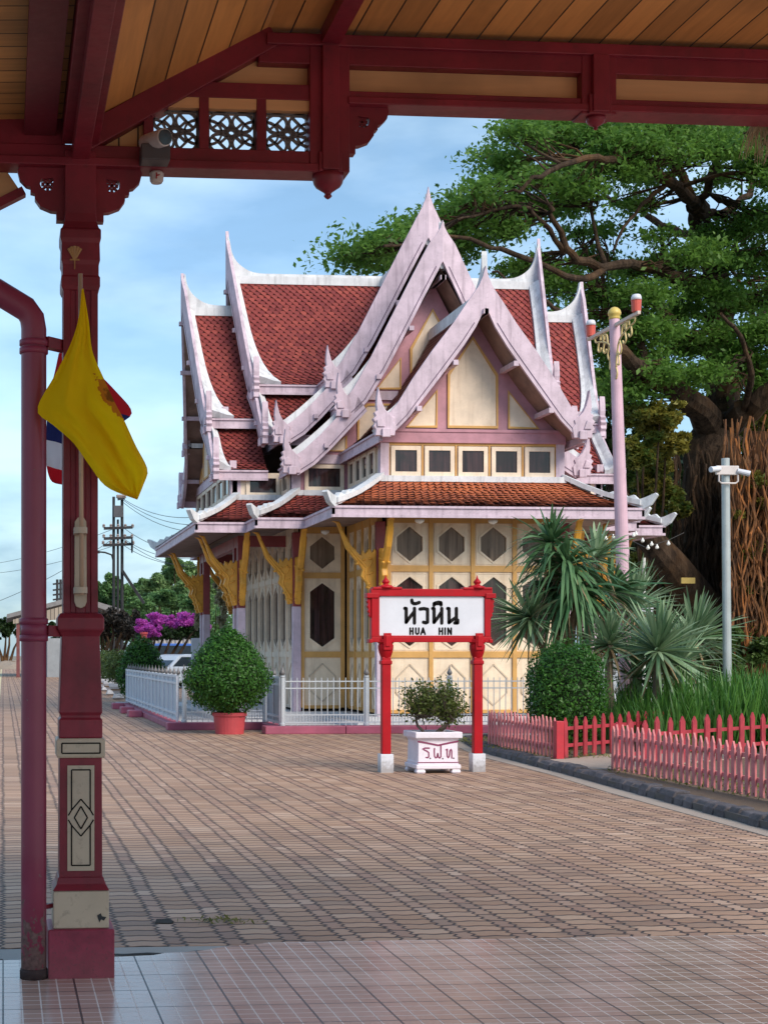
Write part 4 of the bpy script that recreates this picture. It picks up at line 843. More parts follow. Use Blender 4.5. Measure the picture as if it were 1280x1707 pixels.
def clothmat(name, c, stripes=None, emblem=None):
    N = NT(name); p = N.pos(); n_ = N.noise(400, 2, p); k = N.mix(N.math('MULTIPLY', N.noise(9, 4, p), .5), c, tuple(x * .72 for x in c))
    if stripes:
        o, d, stops = stripes; s_ = N.sep(p); t = N.math('ADD', N.math('MULTIPLY', N.math('SUBTRACT', s_[0], o.x), d[0]), N.math('MULTIPLY', N.math('SUBTRACT', s_[2], o.z), d[1]))
        cr = N.n('ShaderNodeValToRGB'); cr.color_ramp.interpolation = 'CONSTANT'; N.put(cr.inputs[0], t); e_ = cr.color_ramp.elements
        while len(e_) < len(stops): e_.new(.5)
        for i, (q, cc) in enumerate(stops): e_[i].position = q; e_[i].color = (*cc, 1)
        k = cr.outputs[0]
    if emblem:
        c0_, rr, col_ = emblem; v = N.n('ShaderNodeVectorMath', operation='SUBTRACT'); N.put(v.inputs[0], p); v.inputs[1].default_value = c0_
        s_ = N.sep(v.outputs[0]); d2 = N.math('ADD', N.math('POWER', N.math('DIVIDE', N.math('ADD', s_[0], N.math('MULTIPLY', s_[2], .55)), rr[0]), 2.0), N.math('POWER', N.math('DIVIDE', s_[2], rr[1]), 2.0))
        d2 = N.math('ADD', d2, N.math('MULTIPLY', N.math('SUBTRACT', N.noise(22, 5, p), .5), 2.6))
        k = N.mix(N.ramp(d2, [(.84, 1.0), (.90, 0.0)]), k, col_); k = N.mix(N.ramp(N.math('ADD', d2, N.math('MULTIPLY', N.noise(48, 3, p), .5)), [(.25, .8), (.5, 0.0)]), k, (.16, .05, .01))
    N.col(k); N.rough(.8); N.b.inputs['Specular IOR Level'].default_value = .2; N.bump(N.math('ADD', N.math('MULTIPLY', n_, .1), N.noise(16, 4, p)), .5, .012)
    tr = N.n('ShaderNodeBsdfTranslucent'); N.put(tr.inputs[0], k); mx = N.n('ShaderNodeMixShader'); mx.inputs[0].default_value = .5
    N.t.links.new(N.b.outputs[0], mx.inputs[1]); N.t.links.new(tr.outputs[0], mx.inputs[2]); N.t.links.new(mx.outputs[0], N.t.nodes['Material Output'].inputs[0]); return N.m
ec = P(187, 662, yfl - .05)
cloth('flag_cloth', [(136, 482), (131, 530), (118, 572), (92, 624), (62, 682), (88, 708), (122, 738), (152, 780), (178, 812), (226, 832)], [(139, 480), (148, 535), (154, 585), (172, 628), (192, 672), (206, 698), (226, 742), (246, 782), (240, 806), (229, 833)], yfl - .05, .05, clothmat('yellow_flag_cloth', (1.0, .67, .006), None, ((ec.x, ec.y, ec.z), (.045, .12), (.62, .20, .015))), FL)
b = MB(); b.box((cx(123, yfl), yfl + .03, 0), (cx(145, yfl), YC - .078, 0)) if False else None
hz0, hz1 = P(135, 1014, 7.03).z, P(135, 862, 7.03).z; hx = P(134.5, 900, 7.03).x
HO = MB(); prf = [(hx - .029, hz0 + .03), (hx - .02, hz0 + .008), (hx, hz0), (hx + .02, hz0 + .008), (hx + .029, hz0 + .03), (hx + .027, hz1 - .02), (hx + .015, hz1), (hx - .012, hz1), (hx - .027, hz1 - .02)]
HO.prism(prf, lambda x, z, d: (x, d, z), YC - .098, YC - .078); ho = HO.build('flag_holder', CREAM_D, CAN, bevel=.003)
for py_ in (886, 985): b = MB(); z = P(135, py_, 7.0).z; b.lathe([(.018, -.014), (.031, -.014), (.031, .014), (.018, .014)], (P(134.5, py_, yfl).x, yfl + .01, z), 16); b.box((P(134.5, py_, yfl).x - .028, yfl + .02, z - .014), (P(134.5, py_, yfl).x + .028, YC - .095, z + .014)); b.build('holder_ring', CREAM_D, ho)
yt = 7.42; T2 = thing('flag', 'red, white and blue flag mostly hidden behind the maroon column', 'flag', tuple(P(120, 700, yt)))
oo = P(104, 690, yt); dd = (-.35, -.93)
q0 = [(0, (.55, .02, .03)), (.10, (.02, .025, .10)), (.24, (.74, .68, .70)), (.35, (.62, .015, .025))]
cloth('flag_cloth', [(98, 588), (90, 625), (80, 660), (78, 700), (76, 760), (84, 800), (104, 808)], [(112, 588), (150, 610), (196, 655), (220, 688), (196, 712), (160, 770), (128, 806)], yt, .04, clothmat('tricolour_flag_cloth', (.6, .02, .03), (P(100, 600, yt), (-.28 / .9, -1.05 / .9), [(0, (.55, .02, .03)), (.235, (.72, .66, .68)) if False else (.21, (.025, .03, .12)), (.47, (.74, .68, .70)), (.62, (.62, .015, .025))])), T2, seed=2)
b = MB(); b.tube([P(118, 1000, yt), P(112, 575, yt)], .009, 8); b.build('flag_pole', paint('tan_pole_paint', (.50, .33, .22), .45, .1, .15), T2, smooth=True)
b = MB(); b.bar((colx - .01, YC + .07, P(118, 960, yt).z), (P(118, 960, yt).x, yt + .012, P(118, 960, yt).z), .03, .03); b.build('pole_bracket', IRON, T2)
# ---------------------------------------------------------------- camera on the tie beam, little sensor below it
ycam = 6.98; pc = P(268, 232, ycam); CM = thing('security_camera', 'pale bullet security camera in front of the fretwork squares', 'camera', tuple(P(258, 262, ycam)))
body = paint('dusty_white_plastic', (.60, .54, .52), .45, .1, .3)
b = MB(); q0, q1 = Vector(P(242, 238, 7.06)), Vector(P(275, 228, 6.90)); b.tube([q0, q0.lerp(q1, .5), q1], [.036, .04, .04], 18); b.build('camera_body', body, CM, smooth=False, bevel=.003)
b = MB(); dq = (q1 - q0).normalized(); b.tube([q1 - dq * .002, q1 + dq * .006], .034, 18); b.build('lens', paint('lens_glass', (.008, .008, .012), .08, .2, 0, bump=0), CM)
b = MB(); b.tube([q0.lerp(q1, .2), P(243, 254, 7.04)], .012, 8); b.build('mount_arm', body, CM)
b = MB(); b.box((P(233, 262, 7.04).x, 6.96, P(250, 274, 7.04).z), (P(281, 262, 7.04).x, 7.07, P(250, 247, 7.04).z)); b.build('junction_box', paint('dark_grey_box', (.07, .06, .065), .5, .2, .3), CM, bevel=.006)
b = MB(); xs, zs = P(261, 300, YC).x, ZL[0]; b.lathe([(.026, 0), (.034, -.012), (.032, -.045), (.025, -.056)], (xs, YC, zs), 16); 
SE = b.build('ceiling_sensor', paint('sensor_plastic', (.58, .50, .47), .5, .1, .2), None, smooth=False, loc=(0, 0, 0)); tag(SE, 'small pale sensor hanging under the maroon tie beam', 'sensor')
b = MB(); b.bar((xs - .004, YC - .0345, zs - .016), (xs - .004, YC - .0345, zs - .044), .005, .003, (0, 1, 0)); b.bar((xs - .004, YC - .0345, zs - .03), (xs + .012, YC - .034, zs - .026), .005, .003, (0, 1, 0)); b.build('red_mark', RED, SE)
# dried fronds hanging at the right edge of the canopy
FR = thing('dried_fronds', 'bundle of pale dried palm fronds hanging under the canopy edge', 'dried plant', tuple(P(1268, 200, 7.35)))
b = MB()
for k in range(150):
    a = P(1262 + random.uniform(-6, 60), 190, 7.33 + random.uniform(-.1, .15)); e_ = a + Vector((random.uniform(-.09, .05), random.uniform(-.05, .05), -random.uniform(.08, .26))); mid = a.lerp(e_, .5) + Vector((random.uniform(-.02, .02), 0, 0)); b.tube([a, mid, e_], [.003, .0025, .001], 4, False)
b.build('frond_strands', paint('dry_straw', (.46, .34, .19), .8, .3, .2), FR, fix=False)
b = MB(); b.tube([P(1258, 191, 7.33), P(1330, 191, 7.33)], .012, 8); b.build('hanging_rod', IRON, FR)
# ================================================================ station name sign
YS = 19.0; c = P(718.5, 1287, YS); SX, SZ0 = c.x, 0.0
k_ = (P(800, 1287, YS).x - P(640, 1287, YS).x) / 160
sx = lambda p_: SX + (p_ - 718.5) * k_
sz = lambda p_: (1287 - p_) * k_
SG = thing('station_sign', 'red framed station name sign with white board on two red posts', 'sign', (SX, YS, 0))
for p_ in (643, 795.5):
    x = sx(p_); b = MB(); b.lathe([(.056, sz(1257)), (.056, sz(1112)), (.069, sz(1110)), (.069, sz(1106)), (.056, sz(1104)), (.056, sz(1099))], (x, YS, 0), sq=True)
    po = b.build('sign_post', RED, SG, bevel=.008)
    b = MB(); b.box((x - .083, YS - .083, -.01), (x + .083, YS + .083, sz(1257))); b.build('post_foot', WHITE2, po, bevel=.006)
    b = MB(); b.lathe([(.058, sz(1101)), (.068, sz(1098)), (.085, sz(1092)), (.096, sz(1085)), (.098, sz(1080)), (.086, sz(1078)), (.106, sz(1075)), (.106, sz(1070))], (x, YS, 0), 20); b.build('post_capital', RED, po, smooth=False, bevel=.004)
    b = MB(); b.box((x - .05, YS - .105, sz(1088)), (x + .05, YS - .075, sz(1060))); b.box((x - .03, YS - .12, sz(1082)), (x + .03, YS - .10, sz(1064))); b.build('capital_ornament', RED, po, bevel=.008)
    b = MB(); b.lathe([(.10, sz(987)), (.10, sz(984)), (.05, sz(982)), (.03, sz(980)), (.045, sz(978)), (.05, sz(976)), (.03, sz(973)), (.012, sz(970)), (.003, sz(965))], (x, YS, 0), 14); b.build('post_finial', RED, po, smooth=True)
b = MB(); 
def fr(p0, q0, p1, q1, d=.06): b.box((sx(p0), YS - d, sz(q1)), (sx(p1), YS + d, sz(q0)))
fr(617, 988, 819, 1000); fr(610, 995, 630, 1003, .075); fr(807, 995, 824, 1003, .075); fr(620, 985, 668, 989, .07); fr(770, 985, 818, 989, .07); fr(634, 982, 652, 986, .055); fr(783, 982, 801, 986, .055)
fr(618, 1000, 631, 1066); fr(806, 1000, 816, 1066); fr(618, 1066, 817, 1075); fr(614, 1070, 620, 1076, .07); fr(813, 1070, 819, 1076, .07); fr(628, 1064, 808, 1066.5, .045)
b.build('sign_frame', RED, SG, bevel=.006)
for sgn, xe in ((-1, 618), (1, 816)):
    b = MB(); pr = [(0, 1002), (5.5, 1004), (7, 1008), (5, 1012), (6.5, 1016), (4.5, 1020), (5.5, 1024), (3, 1028), (4, 1031), (0, 1036)]
    b.prism([(sx(xe + sgn * a), sz(z)) for a, z in pr], lambda x, z, d: (x, d, z), YS - .04, YS + .04); b.build('side_scroll', RED, SG, bevel=.006)
b = MB(); cc = 3.5; e_ = [(630 + cc, 1000), (806.5 - cc, 1000), (806.5, 1000 + cc), (806.5, 1065), (630, 1065), (630, 1000 + cc)]
b.prism([(sx(a), sz(z)) for a, z in e_], lambda x, z, d: (x, d, z), YS - .032, YS + .02); bd_ = b.build('name_board', WHITE2, SG)
def strokes(mb, sts, fx, fz, y, wd, thick=.004, n=(0, 1, 0)):
    for s_ in sts:
        w_ = wd
        if isinstance(s_, tuple): s_, w_ = s_
        pts = smooth_prof(s_, 5) if len(s_) > 2 and s_[0] != s_[-1] and getattr(s_, 'sm', True) and False else s_
        for a, c2 in zip(pts, pts[1:]): mb.bar((fx(a[0]), y, fz(a[1])), (fx(c2[0]), y, fz(c2[1])), w_, thick, n)
        for a in pts: mb.prism([(fx(a[0]) + w_ / 2 * math.cos(t), fz(a[1]) + w_ / 2 * math.sin(t)) for t in [2 * math.pi * j / 10 for j in range(10)]], lambda x, z, d: (x, y + d, z), -thick / 2 - .0004, thick / 2)
f5x = lambda x: sx(600 + x / 5.333); f5z = lambda y: sz(960 + y / 5.333)
TH_ = MB()
strokes(TH_, [[(393, 318), (405, 320), (405, 440)], [(405, 440), (432, 402), (472, 352)], [(478, 318), (478, 446)],
    [(455, 247), (457, 266), (472, 277), (492, 277), (520, 267)], [(528, 324), (560, 320), (594, 326), (594, 438), (578, 444), (558, 438)],
    [(640, 318), (652, 320), (652, 440)], [(652, 440), (682, 402), (716, 352)], [(720, 318), (720, 446)], [(652, 290), (660, 272), (690, 264), (712, 268), (714, 288)], [(652, 276), (712, 276)],
    [(773, 318), (785, 320), (785, 442)], [(785, 442), (812, 420), (846, 398)], [(850, 318), (850, 442)], [(836, 444), (862, 444), (862, 420)]], f5x, f5z, YS - .034, .043)
TH_.build('thai_lettering', LINE, bd_)
EN = MB()
strokes(EN, [[(440, 490), (440, 543)], [(464, 490), (464, 543)], [(440, 516), (464, 516)], [(490, 490), (490, 530), (498, 541), (508, 541), (516, 530), (516, 490)], [(536, 543), (554, 490), (572, 543)], [(543, 526), (565, 526)],
    [(699, 490), (699, 543)], [(726, 490), (726, 543)], [(699, 516), (726, 516)], [(750, 490), (750, 543)], [(776, 543), (776, 490), (804, 543), (804, 490)]], f5x, f5z, YS - .034, .0215)
EN.build('latin_lettering', LINE, bd_)
# ---------------------------------------------------------------- planter box and its shrub
YP = 18.75; pk = (P(764, 1287, YP).x - P(697, 1287, YP).x) / 67; px0 = P(730.5, 1287, YP).x
PB = thing('planter_box', 'white moulded concrete planter with purple lettering between the red sign posts', 'planter', (px0, YP + .26, 0))
yc_ = YP + .26; b = MB(); b.lathe([(.258, .11), (.262, .135), (.255, .15), (.25, .40), (.255, .42)], (px0, yc_, 0), sq=True); PLW = paint('white_planter_paint', (.74, .68, .74), .6, .08, .35, (.32, .20, .24), 5); body_ = b.build('planter_body', PLW, PB, bevel=.006)
b = MB()
for a, z0_, z1_, t_ in ((.30, .44, .52, .06),):
    for (x0, y0, x1, y1) in ((-a, -a, a, -a + t_), (-a, a - t_, a, a), (-a, -a + t_, -a + t_, a - t_), (a - t_, -a + t_, a, a - t_)): b.box((px0 + x0, yc_ + y0, z0_), (px0 + x1, yc_ + y1, z1_))
b.box((px0 - .265, yc_ - .265, .415), (px0 + .265, yc_ + .265, .45)); b.build('planter_rim', PLW, PB, bevel=.012)
b = MB(); b.box((px0 - .285, yc_ - .285, .055), (px0 + .285, yc_ + .285, .112))
for sx_ in (-1, 1):
    for sy_ in (-1, 1): b.lathe([(.05, -.005), (.06, .02), (.05, .056)], (px0 + sx_ * .225, yc_ + sy_ * .225, 0), sq=True)
b.build('planter_foot', PLW, PB, bevel=.012)
b = MB(); b.box((px0 - .24, yc_ - .24, .40), (px0 + .24, yc_ + .24, .475)); b.build('potting_soil', SOIL, PB)
PUR = paint('purple_line_paint', (.22, .04, .10), .6, .2, .2)
b = MB(); strokes(b, [[(-.25, .40), (-.16, .385), (-.06, .365), (0, .352), (.06, .365), (.16, .385), (.25, .40)]], lambda x: px0 + x, lambda z: z, yc_ - .2535, .022); strokes(b, [[(-.26, .139), (.26, .139)]], lambda x: px0 + x, lambda z: z, yc_ - .263, .012); b.build('purple_border', PUR, PB)
b = MB(); f7x = lambda x: px0 + ((640 + x / 7.11) - 730.5) * pk; f7z = lambda y: (1287.5 - (1110 + y / 7.11)) * pk
strokes(b, [[(462, 978), (490, 966), (538, 968)], [(478, 988), (510, 1002), (532, 1020), (532, 1066), (520, 1080), (500, 1076)], ([(548, 1086), (549, 1087)], .02),
    [(600, 972), (597, 1000), (600, 1062), (612, 1082), (628, 1076), (638, 1030), (648, 1076), (662, 1084), (675, 1066), (676, 934)], ([(696, 1090), (697, 1091)], .02),
    [(738, 988), (752, 982), (748, 1030), (752, 1068), (764, 1080), (776, 1060), (782, 1000), (796, 984), (804, 1000), (804, 1084)], ([(826, 1086), (827, 1087)], .02)], f7x, f7z, yc_ - .2525, .0185); b.build('purple_lettering', PUR, PB)
BARK = paint('grey_brown_bark', (.10, .075, .06), .85, .35, .4, (.04, .03, .025), 6, .5)
SH = thing('shrub', 'small open shrub with bare stems growing in the white planter', 'shrub', (px0 - .0, yc_, .47))
def wig(a, b_, n=4, amp=.05):
    a, b_ = Vector(a), Vector(b_); o = [a]
    for k in range(1, n): o.append(a.lerp(b_, k / n) + Vector([random.uniform(-amp, amp) for _ in range(3)]))
    return o + [b_]
b = MB(); tips = []
for sgn, bx in ((-1, -.10), (1, .06), (1, .02)):
    base = Vector((px0 + bx, yc_ + random.uniform(-.03, .03), .46)); mid = base + Vector((sgn * random.uniform(.05, .14) + (.1 if sgn > 0 else 0), random.uniform(-.06, .06), .20)); b.tube(wig(base, mid, 3, .015), [.022, .02, .018, .016], 7)
    for k in range(9):
        a = random.uniform(-1, 1); e_ = Vector((px0 + a * .27, yc_ + random.uniform(-.30, .30), .76 + random.uniform(-.12, .30) * (1 - abs(a) * .4))); pth = wig(mid, e_, 4, .035); b.tube(pth, [.012, .01, .008, .006, .003], 5)
        for q_ in pth[1:]:
            for _ in range(3): t_ = q_ + Vector((random.uniform(-.16, .16), random.uniform(-.16, .16), random.uniform(-.05, .14))); b.tube([q_, t_], [.005, .002], 4); tips.append(t_)
b.build('stems', BARK, SH)
SHL = leafmat('shrub_leaf', (.045, .07, .015), (.12, .15, .035), .45, .2)
pts = []
for t_ in tips:
    pts += [np.array(t_) + rng.normal(0, .045, 3) for _ in range(14 if t_.z > .78 else 7)]
leaves('foliage', pts, .048, SHL, SH, asp=.55)
# ---------------------------------------------------------------- clipped pot tree
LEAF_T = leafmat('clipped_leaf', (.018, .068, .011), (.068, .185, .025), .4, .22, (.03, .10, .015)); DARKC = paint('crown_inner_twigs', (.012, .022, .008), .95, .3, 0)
def pot(x, y, r, h, mat, root):
    b = MB(); b.lathe([(r * .86, -.005), (r * .90, h * .3), (r * .97, h * .82), (r * 1.05, h * .84), (r * 1.06, h), (r * .95, h), (r * .93, h * .9)], (x, y, 0), 28); return b.build('pot', mat, root, smooth=False)
def topiary(x, y, zc, rx, rz, npts, lf, label, point=.0, root=None, sq=1.0):
    d = rng.normal(size=(npts, 3)); d /= np.linalg.norm(d, axis=1)[:, None]
    if sq != 1.0: d = np.sign(d) * np.abs(d) ** sq
    s_ = rng.uniform(.80, 1.05, npts); s_[: npts // 22] = rng.uniform(1.02, 1.16, npts // 22); bump = 1 + .055 * np.sin(d[:, 0] * 9 + 2) * np.sin(d[:, 2] * 8 + d[:, 1] * 7) + .035 * np.sin(d[:, 0] * 17 + d[:, 2] * 13) * np.sin(d[:, 1] * 15 + 1)
    wid = 1 - point * np.clip((d[:, 2] + .25) / 1.25, 0, 1) ** 1.1
    Pn = np.stack([x + d[:, 0] * rx * s_ * bump * wid, y + d[:, 1] * rx * s_ * bump * wid, zc + d[:, 2] * rz * s_ * bump], 1)
    leaves('foliage', Pn, lf, LEAF_T, root, asp=.5, up=.2, out=d)
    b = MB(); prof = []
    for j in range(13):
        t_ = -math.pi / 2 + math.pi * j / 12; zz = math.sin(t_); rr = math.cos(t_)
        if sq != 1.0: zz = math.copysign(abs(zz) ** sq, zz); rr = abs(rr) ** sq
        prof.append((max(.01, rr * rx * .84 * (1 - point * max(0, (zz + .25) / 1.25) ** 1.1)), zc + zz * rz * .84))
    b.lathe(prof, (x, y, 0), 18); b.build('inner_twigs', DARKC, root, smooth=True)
tx = P(379, 1220, 28.4); T1 = thing('potted_topiary', 'large drop shaped clipped shrub in a red pot before the grey fence', 'potted shrub', (tx.x, 28.4, 0))
POTR = paint('red_pot_paint', (.46, .06, .07), .55, .14, .3, (.25, .06, .06))
pot(tx.x + .04, 28.4, .31, .40, POTR, T1); b = MB(); b.tube([(tx.x + .04, 28.4, .35), (tx.x, 28.4, .7)], .05, 8); b.build('stem', BARK, T1)
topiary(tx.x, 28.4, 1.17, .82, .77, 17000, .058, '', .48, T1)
t2 = P(236, 1150, 46); T2_ = thing('topiary', 'rounded yellow green clipped shrub behind the white panel fence', 'shrub', (t2.x, 46, 0))
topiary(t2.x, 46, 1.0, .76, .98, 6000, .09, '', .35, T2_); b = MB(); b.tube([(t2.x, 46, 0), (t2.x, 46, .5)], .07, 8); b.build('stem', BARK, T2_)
for i, (px_, Yp) in enumerate(((198, 50), (186, 55), (177, 61), (169, 67))):
    q_ = P(px_, 1150, Yp); r_ = thing('small_planter', ['nearest white footed planter in the row along the left hedge', 'second white footed planter in the row along the left hedge', 'third white footed planter in the row along the left hedge', 'farthest white footed planter in the row along the left hedge'][i], 'planter', (q_.x, Yp, 0), 'white planters along the hedge')
    b = MB(); b.lathe([(.14, .0), (.20, .05), (.16, .12), (.15, .20), (.30, .42), (.32, .52), (.26, .52), (.24, .46)], (q_.x, Yp, 0), sq=True); b.build('planter_bowl', WHITE2, r_, bevel=.01)
    b = MB(); b.box((q_.x - .25, Yp - .25, .3), (q_.x + .25, Yp + .25, .47)); b.build('planter_soil', SOIL, r_)
    HS = thing('hedge_shrub', ['loose green shrub in the nearest small white planter', 'loose green shrub in the second small white planter', 'loose green shrub in the third small white planter', 'loose green shrub in the farthest small white planter'][i], 'shrub', (q_.x, Yp, .46), 'shrubs in the white planters')
    leaves('foliage', ball_pts((q_.x, Yp, 1.05), (.55, .55, .62), 1500, .1), .10, leafmat('hedge_leaf', (.04, .07, .02), (.12, .17, .05), .5, .2), HS)
    b = MB(); 
    for _ in range(6): b.tube(wig((q_.x, Yp, .4), (q_.x + random.uniform(-.3, .3), Yp + random.uniform(-.3, .3), 1.2), 3, .05), [.02, .015, .01, .006], 5)
    b.build('stems', BARK, HS)
# ---------------------------------------------------------------- fences round the pavilion
KPINK = paint('pink_kerb_paint', (.36, .085, .14), .6, .16, .4, (.30, .18, .19))
def kerbrun(p0, p1, w_=.22, h=.15):
    b = MB(); p0, p1 = Vector((*p0, h / 2)), Vector((*p1, h / 2)); n_ = max(1, round((p1 - p0).length / 1.45))
    for k in range(n_): b.bar(p0.lerp(p1, (k + .003) / n_), p0.lerp(p1, (k + .997) / n_), w_ + random.uniform(-.01, .01), h)
    return st(b.build('pink_kerb', KPINK, bevel=.012))
YF, XL, XC = 28.35, 5.22, 3.45
kerbrun((4.86, YF), (14, YF), .42, .145); kerbrun((XL, YF + .2), (XL, 29.95), .30, .14); kerbrun((3.2, 29.95), (XL + .1, 29.95), .36, .144); kerbrun((XC, 30.1), (XC, 43), .34, .12)
for Yb in (36.2, 38.5, 41.5): b = MB(); b.box((XC - .50, Yb - .3, 0), (XC - .18, Yb + .3, .16)); st(b.build('pink_kerb', KPINK, bevel=.02))
m = MB(); m.box((XC, 30, .0), (15, 47, .012)); st(m.build('pavilion_yard', soilmat('pale_yard_paving', (.42, .41, .42), (.56, .55, .56), 2, .2)))
m = MB(); m.box((XL, YF + .1, .0), (14, 30.0, .0125)); st(m.build('pavilion_forecourt', bpy.data.materials['pale_yard_paving']))
def spear(b, x, y, z, s=1.0): b.lathe([(.012 * s, 0), (.035 * s, .02 * s), (.038 * s, .045 * s), (.022 * s, .075 * s), (.01 * s, .10 * s), (.003, .15 * s)], (x, y, z), 10)
def railing(p0, p1, name, label, posts, z0=.15, bars=True):
    p0, p1 = Vector((*p0, 0)), Vector((*p1, 0)); d = p1 - p0; L = d.length; d.normalize()
    t = thing(name, label, 'fence', tuple(p0.lerp(p1, .5) + Vector((0, 0, z0))))
    for i in range(posts + 1):
        q = p0 + d * (L * i / posts); b = MB(); b.lathe([(.055, z0), (.055, z0 + .04), (.040, z0 + .05), (.040, z0 + .90), (.05, z0 + .91), (.05, z0 + .94)], (q.x, q.y, 0), 14); o = b.build('fence_post', SILVER, t, smooth=False); b = MB(); spear(b, q.x, q.y, z0 + .94, 1.35); b.build('post_finial', paint('dark_finial_paint', (.16, .15, .15), .4, .2, .2), o, smooth=True)
    for i in range(posts):
        a, e_ = p0 + d * (L * i / posts + .05), p0 + d * (L * (i + 1) / posts - .05); b = MB(); z = Vector((0, 0, 1))
        for h in (.06, .20, .70, .83): b.bar(a + z * (z0 + h), e_ + z * (z0 + h), .022, .022)
        n_ = int((e_ - a).length / .108)
        for k in range(n_ + 1):
            q = a.lerp(e_, k / n_); b.bar(q + z * (z0 + .0), q + z * (z0 + .90), .013, .013)
            if k < n_: q2 = a.lerp(e_, (k + .5) / n_); b.bar(q2 + z * (z0 + .06), q2 + z * (z0 + .2), .012, .012)
        b.build('bar_panel', SILVER, t)
    return t
railing((XL, YF), (XL + 8.0, YF), 'iron_railing', 'silver bar railing on pink kerb in front of the pavilion doors', 5)
railing((XC + .1, 29.95), (XL - .05, 29.95), 'iron_railing', 'short silver lattice railing half hidden behind the clipped potted shrub', 1)
def panel_fence(p0, p1, n_, label, group=None, mat=None, h=.93, z0=.15):
    p0, p1 = Vector((*p0, 0)), Vector((*p1, 0)); d = (p1 - p0); L = d.length; d.normalize(); t = thing('panel_fence', label, 'fence', tuple(p0.lerp(p1, .5) + Vector((0, 0, z0)))); z = Vector((0, 0, 1)); nn = Vector((d.y, -d.x, 0))
    if nn.x > 0: nn = -nn
    for i in range(n_):
        a, e_ = p0 + d * (L * i / n_ + .03), p0 + d * (L * (i + 1) / n_ - .03); b = MB(); b.bar(a + z * (z0 + h / 2), e_ + z * (z0 + h / 2), .03, h - .08)
        pn = b.build('fence_panel', mat, t); b = MB()
        for hh in (.05, .16, h - .16, h - .03): b.bar(a + z * (z0 + hh) + nn * .02, e_ + z * (z0 + hh) + nn * .02, .035, .045)
        m_ = max(1, round((e_ - a).length / .8))
        for k in range(m_ + 1): q = a.lerp(e_, k / m_) + nn * .02; b.bar(q + z * z0, q + z * (z0 + h), .04, .05)
        b.build('panel_rail', WHITE2, pn)
    for k in range(int(L / .75) + 1): q = p0 + d * min(L, k * .75); b = MB(); spear(b, q.x, q.y, z0 + h, 1.1); b.build('spear_finial', paint('dark_finial_paint', (.16, .15, .15), .4, .2, .2), t, smooth=True)
    return t
GREYP = paint('grey_blue_panel_paint', (.42, .48, .56), .4, .06, .12); GREYD = paint('mid_grey_panel_paint', (.34, .38, .43), .4, .08, .15)
panel_fence((XC, 30.05), (XC, 42.6), 5, 'long pale grey sheet panel fence running away along the platform', mat=GREYP)
panel_fence((XL, YF + .12), (XL, 29.85), 1, 'short mid grey sheet panel set at right angles beside the railing', mat=GREYD)
# picket fences
PKF, PKS = paint('faded_pink_picket_paint', (.57, .17, .18), .65, .20, .45, (.44, .28, .22), 6, streak=.35, foot=.5), paint('deep_red_picket_paint', (.38, .035, .05), .6, .25, .4, (.22, .06, .05), 6, streak=.4, foot=.5)  # front pickets a faded pink, path pickets a deep red
def picket(p0, p1, label, sp=.145, h=.55, w_=.07, mat=None, z0=.095, lean=.02, rail=True, gp=None):
    p0, p1 = Vector((*p0, z0)), Vector((*p1, z0)); d = (p1 - p0); L = d.length; d.normalize(); nn = Vector((d.y, -d.x, 0)); t = thing('picket_fence', label, 'fence', tuple(p0.lerp(p1, .5)), gp)
    n_ = int(L / sp)
    for k in range(n_ + 1):
        q = p0 + d * (L * k / n_ + random.uniform(-.008, .008)); hh = h + random.uniform(-.025, .02); ln = random.uniform(-lean, lean); ww = w_ * random.uniform(.92, 1.08)
        pr = [(-ww / 2, .01), (ww / 2, .01), (ww / 2 + ln, hh - .07), (ln, hh), (-ww / 2 + ln, hh - .07)]
        b = MB(); b.prism(pr, lambda a, z, dd: q + d * a + nn * dd + Vector((0, 0, z)), -.010, .010); b.build('picket', mat, t)
    for zz in (.17, .40): b = MB(); b.bar(p0 - nn * .026 + Vector((0, 0, zz)), p1 - nn * .026 + Vector((0, 0, zz)), .03, .045); b.build('rail', mat, t)
    return t
picket((7.33, 17.9), (7.30, 12.9), 'pink picket fence at the right, standing along the stone kerb', mat=PKF, gp=None)
picket((7.42, 22.9), (7.36, 19.95), 'pink picket fence left of the path gap, beside the red sign post', sp=.155, mat=PKF)
EP = MB(); EP.box((7.335, 19.80, .09), (7.44, 19.93, .60)); tag(EP.build('gate_post', paint('bright_red_picket_paint', (.50, .03, .045), .5, .12, .2), bevel=.006), 'broad red board post ending the left pink picket fence', 'post')
picket((7.52, 19.95), (10.3, 22.4), 'dark red picket fence along the far side of the garden path', sp=.25, w_=.095, h=.57, mat=PKS)
picket((7.40, 17.95), (11.4, 20.95), 'dark red picket fence with long top rail before the strappy green bed', sp=.30, w_=.115, h=.60, mat=PKS)
